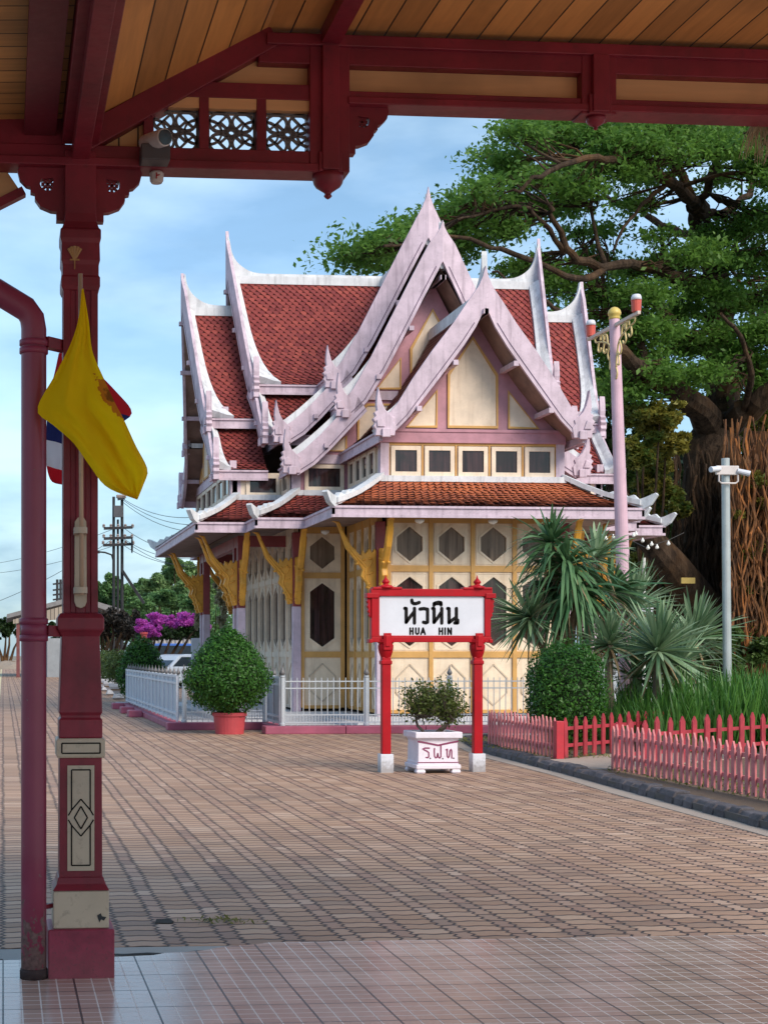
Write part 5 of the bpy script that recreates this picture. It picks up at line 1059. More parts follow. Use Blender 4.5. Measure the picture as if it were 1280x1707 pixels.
# ---------------------------------------------------------------- clipped round bush, yuccas, strap grass
bx = P(944, 1130, 22.0); BU = thing('clipped_bush', 'dense dark green clipped round bush behind the pink picket fence', 'bush', (bx.x, 22, .09))
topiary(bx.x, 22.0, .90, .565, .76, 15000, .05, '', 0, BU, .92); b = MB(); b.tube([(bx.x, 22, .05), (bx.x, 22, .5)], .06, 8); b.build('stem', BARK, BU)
YUC = leafmat('yucca_blade', (.035, .10, .038), (.13, .235, .10), .35, .12); YUC2 = leafmat('pale_yucca_blade', (.09, .18, .08), (.32, .42, .25), .35, .12)
def rosette(root, c, n_, L, w_, axis=(0, 0, 1), spread=(10, 110), droop=.25, mat=None, name='leaf_head'):
    V, Q = [], []; ax = Vector(axis).normalized(); u = ax.orthogonal().normalized(); v = ax.cross(u)
    for k in range(n_):
        az = random.uniform(0, 2 * math.pi); el = R(random.uniform(*spread)); d = ax * math.cos(el) + (u * math.cos(az) + v * math.sin(az)) * math.sin(el); l = L * random.uniform(.75, 1.08); ww = w_ * random.uniform(.8, 1.15)
        side = d.cross(Vector((0, 0, 1))); side = side.normalized() if side.length > .05 else u; dr = droop * random.uniform(.3, 1.5)
        tw = side * math.cos(.5) + d.cross(side) * random.uniform(-.6, .6); i0 = len(V)
        for t_, wt in ((.03, .55), (.3, 1.0), (.6, .85), (.85, .5), (1.0, .04)):
            q = Vector(c) + d * (l * t_) + Vector((0, 0, -dr * l * t_ ** 2.2)); V += [q - tw * (ww / 2 * wt), q + d.cross(side).normalized() * (-ww * .12 * wt), q + tw * (ww / 2 * wt)]
        for s_ in range(4):
            for e_ in (0, 1): a = i0 + s_ * 3 + e_; Q.append((a, a + 1, a + 4, a + 3))
    return npmesh(name, np.array([tuple(x) for x in V]), np.array(Q), mat or YUC, root)
YT = 24.4; tb = P(955, 1150, YT); YU = thing('yucca', 'tall branching yucca with several drooping dark green heads before the pavilion', 'yucca', (tb.x, YT, .09))
DRYL = leafmat('dry_yucca_blade', (.16, .10, .05), (.34, .25, .14), .7, .1)
b = MB(); TRK = paint('yucca_bark', (.20, .15, .10), .85, .3, .4, (.07, .05, .04), 5, .5)
heads = [((918, 905), .0, 85, .78, (-.1, 0, 1), (5, 115), .55, YUC), ((944, 942), -.25, 130, .92, (.15, -.1, 1), (25, 125), .75, YUC), ((883, 1030), -.1, 95, .72, (-.9, -.25, .45), (5, 100), .10, YUC2), ((962, 985), -.3, 110, .95, (.35, -.2, .9), (35, 125), .8, YUC), ((992, 930), .35, 60, .75, (.5, 0, 1), (5, 90), .35, YUC2), ((1020, 985), .2, 80, .85, (.4, .1, 1), (5, 100), .45, YUC), ((925, 985), .1, 70, .8, (-.2, -.1, .8), (40, 125), .7, YUC)]
for (pp, dy, n_, L, ax, sp_, dr, mt) in heads:
    hc = P(pp[0], pp[1], YT + dy); b.tube(wig((tb.x + random.uniform(-.15, .15), YT + random.uniform(-.1, .1), .05), hc, 4, .06), [.10, .09, .075, .06, .05], 9); rosette(YU, hc, n_, L * 1.12, .072, ax, sp_, dr, mt); rosette(YU, hc - Vector((0, 0, .06)), 16, L, .04, ax, (95, 150), .6, DRYL, 'dead_leaves')
b.build('trunk', TRK, YU)
for (pp, Yy, n_, L, lab, mt, ax) in (((1016, 1076), 23.3, 95, .72, 'smaller upright spiky yucca between the round bush and the big rosette', YUC2, (0, -.3, 1)), ((1096, 1086), 22.9, 150, .95, 'biggest spiky rosette, in the middle behind the strappy green leaves', YUC2, (0, -.35, 1)), ((1156, 1066), 24.6, 120, .95, 'right hand spiky rosette behind the biggest one, near the grey pole', YUC2, (.1, -.2, 1)), ((1060, 1130), 24.0, 90, .9, 'low dark spiky rosette in shade beneath the biggest one', YUC, (0, -.3, .9)), ((1056, 1015), 25.6, 110, .95, 'spiky rosette behind, close against the foot of the pink lamp post', YUC2, (.1, -.2, 1)), ((1132, 1108), 23.6, 100, .9, 'low spiky rosette between the biggest one and the grey pole', YUC2, (0, -.3, .9))):
    hc = P(*pp, Yy); yr = thing('spiky_rosette', lab, 'yucca', (hc.x, Yy, .09)); rosette(yr, hc, n_, L * 1.05, .062, ax, (3, 112), .16, mt)
    rosette(yr, hc - Vector((0, 0, .05)), 16, L * .9, .04, (0, 0, 1), (85, 150), .5, DRYL, 'dead_leaves')
    b = MB(); b.tube(wig((hc.x, Yy, .05), hc, 3, .03), [.09, .08, .07, .06], 8); b.build('trunk', TRK, yr)
SG_ = leafmat('strap_leaf', (.028, .095, .016), (.09, .215, .036), .4, .25)
V, Q = [], []
for k in range(3600):
    x = random.uniform(9.15, 14.5); y = random.uniform(20.7, 24.0)
    if y < 20.7 + (x - 9.15) * .25 - .4: continue
    l = random.uniform(.75, 1.15) * min(1, .55 + (x - 9.15) * .4) * 1.18; a = random.uniform(0, 6.28); d = Vector((math.cos(a) * random.uniform(.05, .42), math.sin(a) * random.uniform(.05, .35), 1)).normalized(); s_ = Vector((math.cos(a + 1.3), math.sin(a + 1.3), 0)); i0 = len(V); dr = random.uniform(.0, .35)
    for t_, wt in ((0, .7), (.4, 1), (.75, .7), (1, .05)): q = Vector((x, y, .09)) + d * (l * t_) + Vector((d.x, d.y, -.4)) * (dr * t_ ** 2.5); V += [q - s_ * (.016 * wt), q + s_ * (.016 * wt)]
    for j in range(3): a_ = i0 + 2 * j; Q.append((a_, a_ + 1, a_ + 3, a_ + 2))
gr = npmesh('strap_grass', np.array([tuple(v) for v in V]), np.array(Q), SG_); tag(gr, 'bed of tall bright green strappy leaves', None, None, 'stuff')
# low weeds and leaf litter in the beds
pts = np.array([[random.uniform(7.2, 8.2), random.uniform(13, 25), .09 + random.random() * .05] for _ in range(2500)]); pts = np.array([q for q in pts if not (18 < q[1] < 19.9)])
tag(leaves('ground_weeds', pts, .05, grassm, up=.3, asp=.35), 'low weeds and litter in the garden soil', None, None, 'stuff')
# ---------------------------------------------------------------- lamp post, pole, small sign
YL = 26.0; f0 = P(1046, 1100, YL); top = P(1024, 532, YL); f0.z = .05; f0.x += .02
LP = thing('lamp_post', 'tall pink lamp post with golden scrolls and two red lanterns, leaning slightly', 'street lamp', tuple(f0))
PK = paint('pale_pink_post_paint', (.62, .40, .47), .45, .1, .25, (.40, .22, .26)); GIL = paint('yellow_gilt_paint', (.62, .45, .12), .4, .15, .15)
ax = (top - f0); b = MB(); b.tube([f0, f0 + ax * .33, f0 + ax * .335, f0 + ax * .36, f0 + ax * .362, top], [.135, .125, .145, .145, .118, .088], 20); b.build('lamp_pole', PK, LP, smooth=False)
for t_ in (.345, .352): b = MB(); q = f0 + ax * t_; b.lathe([(.14, -.02), (.155, -.01), (.155, .01), (.14, .02)], q, 20); b.build('pole_ring', paint('pale_gilt_ring', (.60, .46, .36), .4, .1, .2), LP)
b = MB(); b.lathe([(.09, 0), (.10, .02), (.09, .06), (.11, .075), (.115, .11), (.10, .16), (.06, .20), (.02, .215)], top, 18); b.build('gold_finial', GIL, LP, smooth=True)
y0_, y1_ = 1.20, -1.05; bz = top.z - .11
b = MB(); b.bar((top.x, YL + y0_, bz), (top.x, YL + y1_, bz), .06, .06); b.build('cross_arm', paint('cream_arm_paint', (.62, .50, .42), .5, .1, .2), LP, bevel=.008)
for yy, lab in ((y0_ - .12, None), (y1_ + .12, None)):
    b = MB(); b.lathe([(.06, .03), (.075, .04), (.085, .22), (.093, .23)], (top.x, YL + yy, bz), 14); o = b.build('lantern', paint('red_lantern_glass', (.56, .09, .06), .35, .15, .1), LP); b = MB(); b.lathe([(.088, .23), (.085, .28), (.07, .32), (.05, .33)], (top.x, YL + yy, bz), 14); b.build('lantern_cap', WHITE2, o, smooth=True)
b = MB()
for sgn in (1, -1):
    pth = lambda pts: [(top.x, YL + sgn * a, bz + z) for a, z in smooth_prof(pts, 4)]
    for pts_ in ([(.08, -.75), (.12, -.5), (.22, -.3), (.45, -.2), (.75, -.14)], [(.22, -.3), (.30, -.45), (.24, -.55), (.16, -.48)], [(.3, -.26), (.34, -.10), (.44, -.07), (.46, -.16)], [(.5, -.19), (.52, -.06), (.62, -.05), (.63, -.13)], [(.75, -.14), (.85, -.12), (.88, -.05), (.80, -.04)], [(.7, -.14), (.74, -.28), (.66, -.33), (.6, -.27)], [(.08, -.75), (.13, -.85), (.08, -.95)], [(.12, -.5), (.2, -.6), (.2, -.72), (.13, -.7)], [(.45, -.2), (.5, -.34), (.42, -.40), (.36, -.34)]): b.tube(pth(pts_), .016, 6)
b.build('golden_scrolls', paint('light_gilt_paint', (.66, .50, .22), .4, .15, .1), LP, smooth=True)
YG = 22.6; q0, q1 = P(1213, 1112, YG), P(1209, 764, YG); q0.z = .05; GPo = thing('camera_pole', 'slim grey pole with two pale security cameras, right of the spiky plants', 'pole', tuple(q0))
b = MB(); b.tube([q0, q1], [.066, .060], 16); b.build('pole', paint('galvanised_grey', (.42, .45, .44), .4, .1, .2, metal=.3), GPo, smooth=False)
b = MB(); z = P(1209, 785, YG).z; b.box((q1.x - .19, YG - .10, z - .07), (q1.x + .17, YG - .07 + .02, z + .07)); b.build('equipment_box', body, GPo, bevel=.01)
for sgn in (-1, 1): b = MB(); b.tube([(q1.x + sgn * .14, YG - .1, z + .02 - (.0 if sgn < 0 else .03)), (q1.x + sgn * .31, YG - .16, z - .0 - (.0 if sgn < 0 else .06))], [.04, .045], 12); b.build('pole_camera', WHITE2, GPo, bevel=.004)
b = MB(); b.tube([(q1.x - .15, YG - .1, z - .07), (q1.x - .15, YG - .1, z - .17), (q1.x - .11, YG - .1, z - .2), (q1.x + .11, YG - .1, z - .2), (q1.x + .15, YG - .1, z - .17), (q1.x + .15, YG - .1, z - .07)], .014, 8); b.build('pole_bracket', body, GPo)
YN = 30.0; s0, s1 = P(1073, 930, YN), P(1073, 1090, YN); NS = thing('notice_sign', 'small white notice on a thin pale post behind the spiky rosettes', 'sign', (s0.x, YN, 0))
b = MB(); b.tube([(s0.x, YN, 0), (s0.x, YN, s0.z)], .035, 10); b.build('sign_post', paint('pale_post_paint', (.55, .55, .5), .5, .1, .2), NS)
b = MB(); b.box((P(1060, 1020, 27.5).x, 27.5, P(1060, 1031, 27.5).z), (P(1089, 1020, 27.5).x, 27.53, P(1060, 1012, 27.5).z)); nb = b.build('notice_board', WHITE2, NS); xm = P(1074, 1020, 27.5).x
b = MB(); b.tube([(xm, 27.55, 0), (xm, 27.55, P(1060, 1013, 27.5).z)], .025, 8); b.build('sign_post', paint('pale_post_paint', (.55, .55, .5), .5, .1, .2), NS)
b = MB()
for j, zf in enumerate((.25, .5, .75)): 
    zz = P(1060, 1031, 27.5).z + zf * (P(1060, 1012, 27.5).z - P(1060, 1031, 27.5).z); b.bar((xm - .12, 27.497, zz), (xm + .12 - .05 * j, 27.497, zz), .012, .003, (0, 1, 0))
b.build('notice_text_lines', LINE, nb)
# string of bulbs under the right eaves
SL = thing('string_lights', 'string of small white bulbs hanging under the right pavilion eave', 'string lights', tuple(P(1060, 900, 29.2)))
b = MB(); ps = [P(x, y, 29.2 + .3 * math.sin(x)) for x, y in ((1000, 882), (1012, 893), (1035, 893), (1060, 905), (1075, 912), (1090, 908), (1115, 900), (1140, 888))]; b.tube(ps, .006, 5); b.build('light_cable', IRON, SL)
for x, y in ((1003, 893), (1010, 896), (1022, 893), (1056, 890), (1060, 888), (1071, 899), (1080, 911), (1086, 905), (1095, 910), (1114, 904)):
    q = P(x, y, 29.2); b = MB(); b.lathe([(.012, .03), (.016, .01), (.034, -.02), (.036, -.04), (.02, -.06)], q, 10); b.build('bulb', paint('frosted_bulb', (.85, .84, .78), .3, .05, 0), SL, smooth=True)
# ================================================================ the big rain tree
YR = 50.0
def tree_limb(b, pts, r0, r1, n=9):
    L = len(pts); b.tube(pts, [r0 + (r1 - r0) * k / (L - 1) for k in range(L)], n)
RBARK0 = paint('dark_rain_tree_bark', (.050, .032, .020), .9, .55, .6, (.15, .075, .03), 1.6, .7)
def bark_mat():
    N = NT('furrowed_dark_bark'); p = N.pos(); q_ = N.sep(p); v = N.comb(N.math('MULTIPLY', q_[0], 4.5), N.math('MULTIPLY', q_[1], 4.5), N.math('MULTIPLY', q_[2], 1.3)); g_ = N.noise(1.0, 7, v, .7); l_ = N.noise(.5, 4, p)
    k = N.mix(N.ramp(g_, [(.35, 0.0), (.65, 1.0)]), (.016, .010, .007), (.085, .055, .036)); k = N.mix(N.math('MULTIPLY', N.ramp(l_, [(.5, 0.0), (.7, 1.0)]), .55), k, (.17, .085, .034)); N.col(k); N.rough(.95); N.b.inputs['Specular IOR Level'].default_value = .15; N.bump(g_, 1.0, .12); return N.m  # brown-gold patches put some warm lamplight into the bark
RBARK = bark_mat()
RT = thing('rain_tree', 'huge spreading rain tree with dark twisting limbs behind the pavilion', 'tree', tuple(P(1185, 1160, YR)))
RT.location.z = 0
LEAF_R = leafmat('rain_tree_leaf', (.026, .08, .012), (.15, .28, .05), .5, .42, (.09, .19, .028))
b = MB(); nodes = []
def limb(pxs, r0, r1, n=10, sm=4):
    if r0 < .5: r0 *= .75; r1 *= .7
    pts = smooth_prof([tuple(P(x, y, YR + d)) for x, y, d in pxs], sm); pts = [Vector(p_) + Vector([random.uniform(-.5, .5) * min(r0, .25) for _ in range(3)]) for p_ in pts]
    L = len(pts); b.tube(pts, [(r0 + (r1 - r0) * (k / (L - 1)) ** .8) * random.uniform(.9, 1.1) for k in range(L)], n)
    for k, p_ in enumerate(pts): nodes.append((p_, r0 + (r1 - r0) * k / (L - 1)))
limb([(1186, 1180, 0), (1186, 1050, 0), (1180, 900, 0), (1186, 790, 0), (1194, 715, 0)], 1.05, .85, 16)
limb([(1165, 1180, -.6), (1160, 1000, -.6), (1158, 850, -.4), (1172, 740, -.2)], .75, .4, 12); limb([(1222, 1180, .3), (1216, 1020, .2), (1212, 880, .1), (1204, 760, 0)], .8, .5, 12)
limb([(1194, 730, 0), (1205, 650, 1), (1200, 560, 2), (1192, 470, 2.5), (1175, 400, 2), (1160, 340, 1)], .62, .34)
limb([(1190, 720, 0), (1150, 670, -1.5), (1100, 640, -3), (1050, 600, -4.5), (1000, 560, -6)], .55, .14)
limb([(1200, 720, 0), (1240, 690, -1), (1290, 650, -2), (1360, 600, -3), (1440, 540, -4)], .55, .2)
limb([(1212, 680, 1), (1235, 620, 3), (1262, 540, 5), (1300, 460, 6), (1360, 390, 7)], .42, .15)
limb([(1160, 345, 1), (1120, 300, -1), (1060, 270, -3), (990, 265, -5), (920, 280, -7), (850, 320, -8)], .30, .07)
limb([(1160, 345, 1), (1130, 270, 1), (1100, 225, 2), (1040, 205, 3), (960, 205, 3)], .25, .06); limb([(1165, 350, 1), (1190, 280, 0), (1230, 230, -1), (1290, 190, -2)], .25, .08)
limb([(1165, 360, 1), (1210, 350, 2), (1260, 310, 3), (1330, 270, 4)], .28, .1); limb([(1175, 400, 2), (1120, 380, 4), (1060, 350, 5), (1010, 330, 6), (960, 345, 7)], .24, .06)
limb([(1192, 480, 2.5), (1140, 470, 0), (1080, 440, -2), (1010, 445, -4), (950, 425, -5), (925, 370, -5.5), (915, 330, -6)], .34, .08); limb([(1010, 445, -4), (960, 465, -6), (880, 430, -7), (800, 405, -8), (730, 395, -9), (640, 415, -10)], .16, .04)
limb([(940, 420, -5), (905, 370, -6), (870, 345, -6.5), (820, 350, -7), (760, 365, -8)], .12, .04); limb([(1010, 445, -4), (995, 395, -3), (985, 340, -3), (1000, 300, -2)], .11, .05)
limb([(1000, 560, -6), (940, 520, -7), (880, 480, -8), (820, 450, -8)], .14, .04); limb([(1080, 620, -3.5), (1060, 540, -2), (1030, 500, -1), (1000, 480, 0)], .16, .06); limb([(1198, 600, 1.5), (1150, 560, 0), (1110, 520, -2), (1070, 500, -3)], .2, .07)
limb([(1262, 540, 5), (1230, 470, 4), (1210, 430, 3)], .16, .06); limb([(1240, 690, -1), (1250, 620, -3), (1230, 560, -4), (1200, 520, -5)], .18, .06)
limb([(1120, 300, -1), (1080, 330, -2), (1040, 380, -3), (1020, 420, -3)], .12, .05)
blobs = []
def bl(*a):
    for x, y, rx, ry in a: blobs.append((x, y, rx, ry))
bl((592,432,36,20),(640,412,40,26),(690,395,40,26),(732,372,42,26),(770,408,46,30),(640,440,40,16),(705,432,44,22),(790,352,50,32),(850,385,36,26),(812,318,36,24),(862,300,40,28),(812,262,28,12),(850,275,30,16),(868,222,40,20),(905,245,44,24),(930,300,50,28),(880,345,44,24),(915,212,40,18),(960,232,44,22),(985,275,46,24),(1010,215,44,20),(1060,240,50,26),(1110,215,50,22),(1165,225,50,24),(1210,250,48,26),(1250,215,46,26),(1275,280,40,28),(1040,290,42,22),(1085,300,36,18),(935,350,40,20),(965,318,40,20),
   (1055,345,32,18),(1000,388,26,14),(880,455,40,24),(930,470,46,26),(985,440,36,22),(1000,500,52,28),(1045,455,40,22),(1090,395,38,18),(1075,495,48,26),(1120,440,46,24),(1170,430,44,22),(1215,395,50,28),(1262,370,44,30),(1250,440,48,28),(1130,520,50,26),(1185,490,44,24),(1235,510,50,28),(1275,560,40,34),(1080,555,52,26),(1140,580,50,24),(1040,590,44,26),(1000,575,34,26),(1195,560,46,24),(1230,600,46,30),(1090,625,50,22),(1050,655,44,30),(1130,640,36,18),(1180,625,34,18),(1280,640,36,30),(950,540,34,20),(900,500,34,20),(960,390,24,12),(1022,645,30,40),(1030,530,40,24),
   (1320,300,50,40),(1350,380,60,40),(1340,480,60,44),(1360,560,60,40),(1330,210,60,30),(1400,300,60,50),(1420,440,60,50),(1100,255,44,20),(1200,205,40,16),(1020,250,38,16),(1200,300,30,14),(1140,260,30,14))
C_ = []; GAPS = ((920,420,26,22),(1050,400,26,28),(1130,345,44,26),(1150,668,40,26),(1085,365,26,16),(1000,350,26,12),(960,370,22,12),(885,408,18,10))
nd = np.array([tuple(p_) for p_, r in nodes])
for (x, y, rx, ry) in blobs:
    dpt = -4 + 7 * random.random() + (-4 if x < 900 else 0) - (2 if x < 760 else 0); q = P(x, y, YR + dpt); s_ = (YR + dpt) * 1.036 / F
    i = int(np.argmin(np.linalg.norm(nd - np.array(q), axis=1) + (nd[:, 2] > q.z + .6) * 3)); a = nodes[i][0]
    r_ = min(nodes[i][1] * .6, .09); mid = a.lerp(q, .5) + Vector((random.uniform(-.4, .4), random.uniform(-.4, .4), random.uniform(-.1, .5))); pth = smooth_prof([tuple(a), tuple(mid), tuple(q)], 4); b.tube(pth, [r_ + (.02 - r_) * k / (len(pth) - 1) for k in range(len(pth))], 6)
    for k in range(9):
        e_ = q + Vector((random.uniform(-1, 1) * rx * s_, random.uniform(-1, 1) * rx * s_, random.uniform(-.3, .8) * ry * s_)); j = random.randint(3, len(pth) - 1); b.tube(wig(pth[j], e_, 3, .12), [.03, .022, .015, .007], 4)
    ncl = int(rx * ry / 10.5)
    for _ in range(ncl):
        th = random.uniform(0, 6.283); rr = math.sqrt(random.random()); uu = rr * math.cos(th); vv = rr * math.sin(th); px_, = (x + uu * rx,)
        h = math.sqrt(max(0, 1 - rr * rr)) * random.uniform(-.35, 1.0) ; py_ = y - h * ry
        if any(((px_ - gx) / gr) ** 2 + ((py_ - gy) / gh) ** 2 < 1 for gx, gy, gr, gh in GAPS): continue
        C_.append((P(px_, py_, YR + dpt + vv * rx * s_ * 1.1), .20))
MBL = b
b = MBL
for p_, _ in C_:
    if random.random() < .10:
        ds = np.linalg.norm(nd - np.array(p_), axis=1); i = int(np.argmin(ds))
        if ds[i] < 4: b.tube(wig(nodes[i][0], p_, 4, .14), [.035, .03, .022, .014, .007], 4)
b.build('trunk_and_limbs', RBARK, RT, fix=False)
CC = np.array([tuple(p_) for p_, _ in C_]); k_ = np.sin(CC[:, 0] * 2.1 + CC[:, 2] * 1.3) * np.sin(CC[:, 1] * 1.7 + 1) + .7 * np.sin(CC[:, 0] * 4.3 + 2) * np.sin(CC[:, 2] * 4.1 + CC[:, 1] * 2.2); CC = CC[k_ < .62]
mv = rng.uniform(0, 1, len(CC)) < .28; CC[mv] += rng.normal(size=(int(mv.sum()), 3)) * np.array([.36, .36, .26]); K = 20
CC = np.repeat(CC, K, 0); CC = CC + rng.normal(size=CC.shape) * np.array([.27, .27, .13]); leaves('crown', CC, .165, LEAF_R, RT, asp=.5, up=.5, jit=.6)
# old fig with hanging roots, right edge, and its foliage, both with lamp glow put into the colour
def fibre_mat(name, a_, b_, c_):
    N = NT(name); i = N.island(); p = N.pos(); q_ = N.sep(p); v = N.comb(N.math('MULTIPLY', q_[0], 14.0), N.math('MULTIPLY', q_[1], 14.0), N.math('MULTIPLY', q_[2], 1.2)); g_ = N.noise(1.0, 6, v)
    k = N.mix(i, a_, b_); k = N.mix(N.ramp(N.noise(.9, 4, p), [(.42, 0.0), (.62, 1.0)]), k, c_); k = N.mix(N.ramp(g_, [(.4, .8), (.62, 0.0)]), k, tuple(x * .25 for x in a_)); N.col(k); N.rough(.9); N.bump(g_, .8, .03); return N.m
WB = fibre_mat('glow_tinted_root_bark', (.10, .042, .018), (.44, .15, .03), (.20, .085, .028))  # orange floodlight glow is part of this root colour
FG = thing('fig_tree', 'old fig trunk wrapped in orange brown hanging roots at the right edge', 'tree', tuple(P(1262, 1150, 46))); FG.location.z = 0
b = MB(); b2 = MB()
def rootv(x0, x1, ya, Y0, dY, r0, r1, n_, mb):
    for k in range(n_):
        x = random.uniform(x0, x1); y = Y0 + random.uniform(-dY, dY); a_ = P(x + random.uniform(-22, 22), random.uniform(*ya), y); e_ = P(x, 1150, y - .2); e_.z = 0
        rr = random.uniform(r0, r1); mb.tube(wig(a_, e_, 12, .17), [rr * random.uniform(.5, 1.2) for _ in range(13)], 6)
rootv(1222, 1340, (690, 960), 45.3, .8, .012, .055, 260, b); rootv(1232, 1330, (760, 900), 45.8, .5, .08, .16, 26, b)
b.tube(wig(P(1290, 1150, 47), P(1276, 720, 47), 9, .3), [1.1, 1.0, .8, 1.0, .85, .9, .75, .8, .6, .5], 14); b.tube(wig(P(1245, 1150, 46.6), P(1250, 760, 46.8), 9, .25), [.6, .5, .38, .5, .42, .5, .36, .4, .3, .25], 12)
b.build('trunk', WB, FG, fix=False)
rootv(1128, 1232, (740, 930), 48.85, .35, .015, .07, 120, b2); b2.build('hanging_roots', RBARK, RT, fix=False)
YG_L = leafmat('glow_tinted_green_leaf', (.09, .085, .015), (.30, .24, .04), .5, .3, (.10, .13, .03))  # leaf colour already holds the warm lamplight
pts = []
for x, y, r in ((1240, 925, 22), (1262, 915, 16), (1275, 840, 14), (1250, 1050, 18), (1230, 1080, 20), (1225, 860, 14), (1262, 800, 20), (1240, 985, 16), (1278, 980, 18)): pts.append(ball_pts(P(x, y, 44.9), (r * .019, .4, r * .015), 350, .1))
leaves('foliage', np.concatenate(pts), .15, YG_L, FG)
ORB = thing('leaning_trunk', 'thick dark trunk leaning left under the pavilion eave', 'tree', tuple(P(1180, 1060, 47))); ORB.location.z = 0
b = MB(); b.tube([P(1200, 1150, 47) * 1.0, P(1185, 1035, 47), P(1150, 985, 46.6), P(1118, 940, 46.2), P(1088, 905, 46), P(1050, 860, 45.5), P(1020, 800, 45)], [.9, .75, .6, .5, .42, .32, .2], 12)
b.build('trunk', RBARK, ORB); b = MB(); q = P(1146, 968, 45.6); b.box((q.x - .22, 45.55, q.z - .09), (q.x + .22, 45.6, q.z + .09)); b.build('name_plate', paint('yellowed_plate', (.42, .30, .08), .6, .1, .2), ORB)
# bushy trees filling the ground behind the pavilion's right side
def bushy(name, label, cat, c, blob, n_, lf, mat, trunk=None, grp=None, asp=.5):
    t = thing(name, label, cat, (c[0], c[1], 0), grp); pts = []; b = MB()
    bl2 = []
    for (dx, dy, z, r, rz) in blob:
        bl2.append((dx, dy, z, r * .62, rz * .62, n_ // 3))
        for _ in range(7): a_ = random.uniform(0, 6.28); e_ = random.uniform(-1, 1); bl2.append((dx + r * .8 * math.cos(a_) * math.sqrt(1 - e_ * e_), dy + r * .8 * math.sin(a_), z + rz * .85 * e_, r * random.uniform(.2, .48), rz * random.uniform(.18, .42), n_ // 8))
    main_ = {id(q_) for q_ in bl2 if q_[5] == n_ // 3}
    for q_ in bl2:
        (dx, dy, z, r, rz, n2) = q_
        pts.append(ball_pts((c[0] + dx, c[1] + dy, z), (r, r, rz), n2, .25)); 
        if trunk and id(q_) in main_: b.tube(wig((c[0] + dx * .15, c[1] + dy * .15, 0), (c[0] + dx, c[1] + dy, z), 4, .15), [trunk, trunk * .8, trunk * .6, trunk * .4, trunk * .2], 7)
    leaves('crown', np.concatenate(pts), lf, mat, t, asp=asp)
    if trunk: b.build('trunk', RBARK, t)
    return t
WARM = leafmat('glow_tinted_leaf', (.06, .075, .012), (.32, .27, .05), .5, .3, (.06, .11, .02)); MIDG = leafmat('mid_green_leaf', (.025, .055, .012), (.085, .14, .03), .5, .25); DKG = leafmat('dark_green_leaf', (.008, .020, .006), (.03, .06, .015), .55, .15)  # WARM leaves carry golden lamplight in their colour
def at(x, y, Y): q = P(x, y, Y); return q
for (lab, Y, lst, mt, n_) in (('yellow green hanging foliage between pink lamp post and big trunk', 47.5, ((1075,700,40,40),(1110,740,36,40),(1085,790,40,44),(1120,830,34,36),(1070,840,40,40),(1100,690,44,22),(1060,760,30,40)), WARM, 1500),
    ('dark green tree behind the pink lamp post', 52, ((1040,690,44,50),(1050,770,40,50),(1010,740,36,50),(1060,860,50,50),(1030,620,40,40),(1110,890,50,40)), MIDG, 1500),
    ('yellow green undergrowth below the leaning trunk', 50, ((1090,960,46,44),(1070,1020,50,50),(1110,1030,40,40),(1130,1080,50,40),(1040,960,40,44),(1030,1040,44,50),(1130,930,40,30)), WARM, 1400),
    ('shaded green shrubs at the foot of the big trunk', 44, ((1150,1080,50,36),(1200,1075,44,40),(1250,1090,44,34),(1100,1090,40,30),(1290,1070,40,40)), MIDG, 1300),
    ('olive tree crown hanging right of the big trunk', 54, ((1250,720,40,36),(1290,760,40,60),(1265,690,46,24),(1240,790,30,40),(1320,690,60,50)), WARM, 1500)):
    q0 = at(lst[0][0], lst[0][1], Y); s_ = Y * 1.036 / F; blob = []
    for x, y, rx, ry in lst: q = at(x, y, Y + random.uniform(-1.2, 1.2)); blob.append((q.x - q0.x, q.y - Y, q.z, rx * s_, ry * s_))
    bushy('tree' if 'tree' in lab or 'foliage' in lab else 'undergrowth', lab, 'tree' if 'tree' in lab or 'foliage' in lab else 'shrubs', (q0.x, Y), blob, n_, .20, mt, .10)
# far wood behind everything on the right
pts = []
for k in range(60): x = random.uniform(980, 1400); y = random.uniform(760, 1080); pts.append(ball_pts(P(x, y, 62 + random.uniform(-3, 3)), (1.5, 1.5, 1.1), 420, .2))
for k in range(16): x = random.uniform(1190, 1400); y = random.uniform(680, 780); pts.append(ball_pts(P(x, y, 62 + random.uniform(-3, 3)), (1.3, 1.3, .9), 300, .2))
tag(leaves('background_wood', np.concatenate(pts), .38, DKG), 'dark background wood seen between the trunks on the right', None, None, 'stuff')
# ================================================================ the left background
def ptree(name, lab, cat, Y, lst, mt, n_, lf, trunk=.1, grp=None):
    q0 = at(lst[0][0], lst[0][1], Y); s_ = Y / F; blob = []
    for x, y, rx, ry in lst: q = at(x, y, Y + random.uniform(-1.5, 1.5)); blob.append((q.x - q0.x, q.y - Y, q.z, rx * s_, ry * s_))
    return bushy(name, lab, cat, (q0.x, Y), blob, n_, lf, mt, trunk, grp)
FARG = leafmat('far_green_leaf', (.05, .12, .045), (.16, .29, .10), .5, .25); FARP = leafmat('pale_green_leaf', (.08, .15, .055), (.22, .34, .13), .5, .25)
ptree('tree', 'green tree rising behind the utility poles at left', 'tree', 105, ((180,985,24,26),(205,1000,26,22),(165,1010,22,18),(230,985,16,22),(160,985,14,20)), FARG, 3200, .30)
ptree('tree', 'taller airy pale green tree just left of the pavilion', 'tree', 98, ((285,960,28,24),(262,985,24,24),(305,985,32,26),(330,960,22,30),(290,938,18,14),(330,1000,30,20),(350,985,22,30),(240,1005,22,14)), FARP, 2600, .28)
ptree('tree', 'dense mid green tree below the airy pale one', 'tree', 92, ((265,1000,34,16),(300,1002,36,18),(335,1010,30,20),(230,1008,22,12)), FARG, 3200, .28)
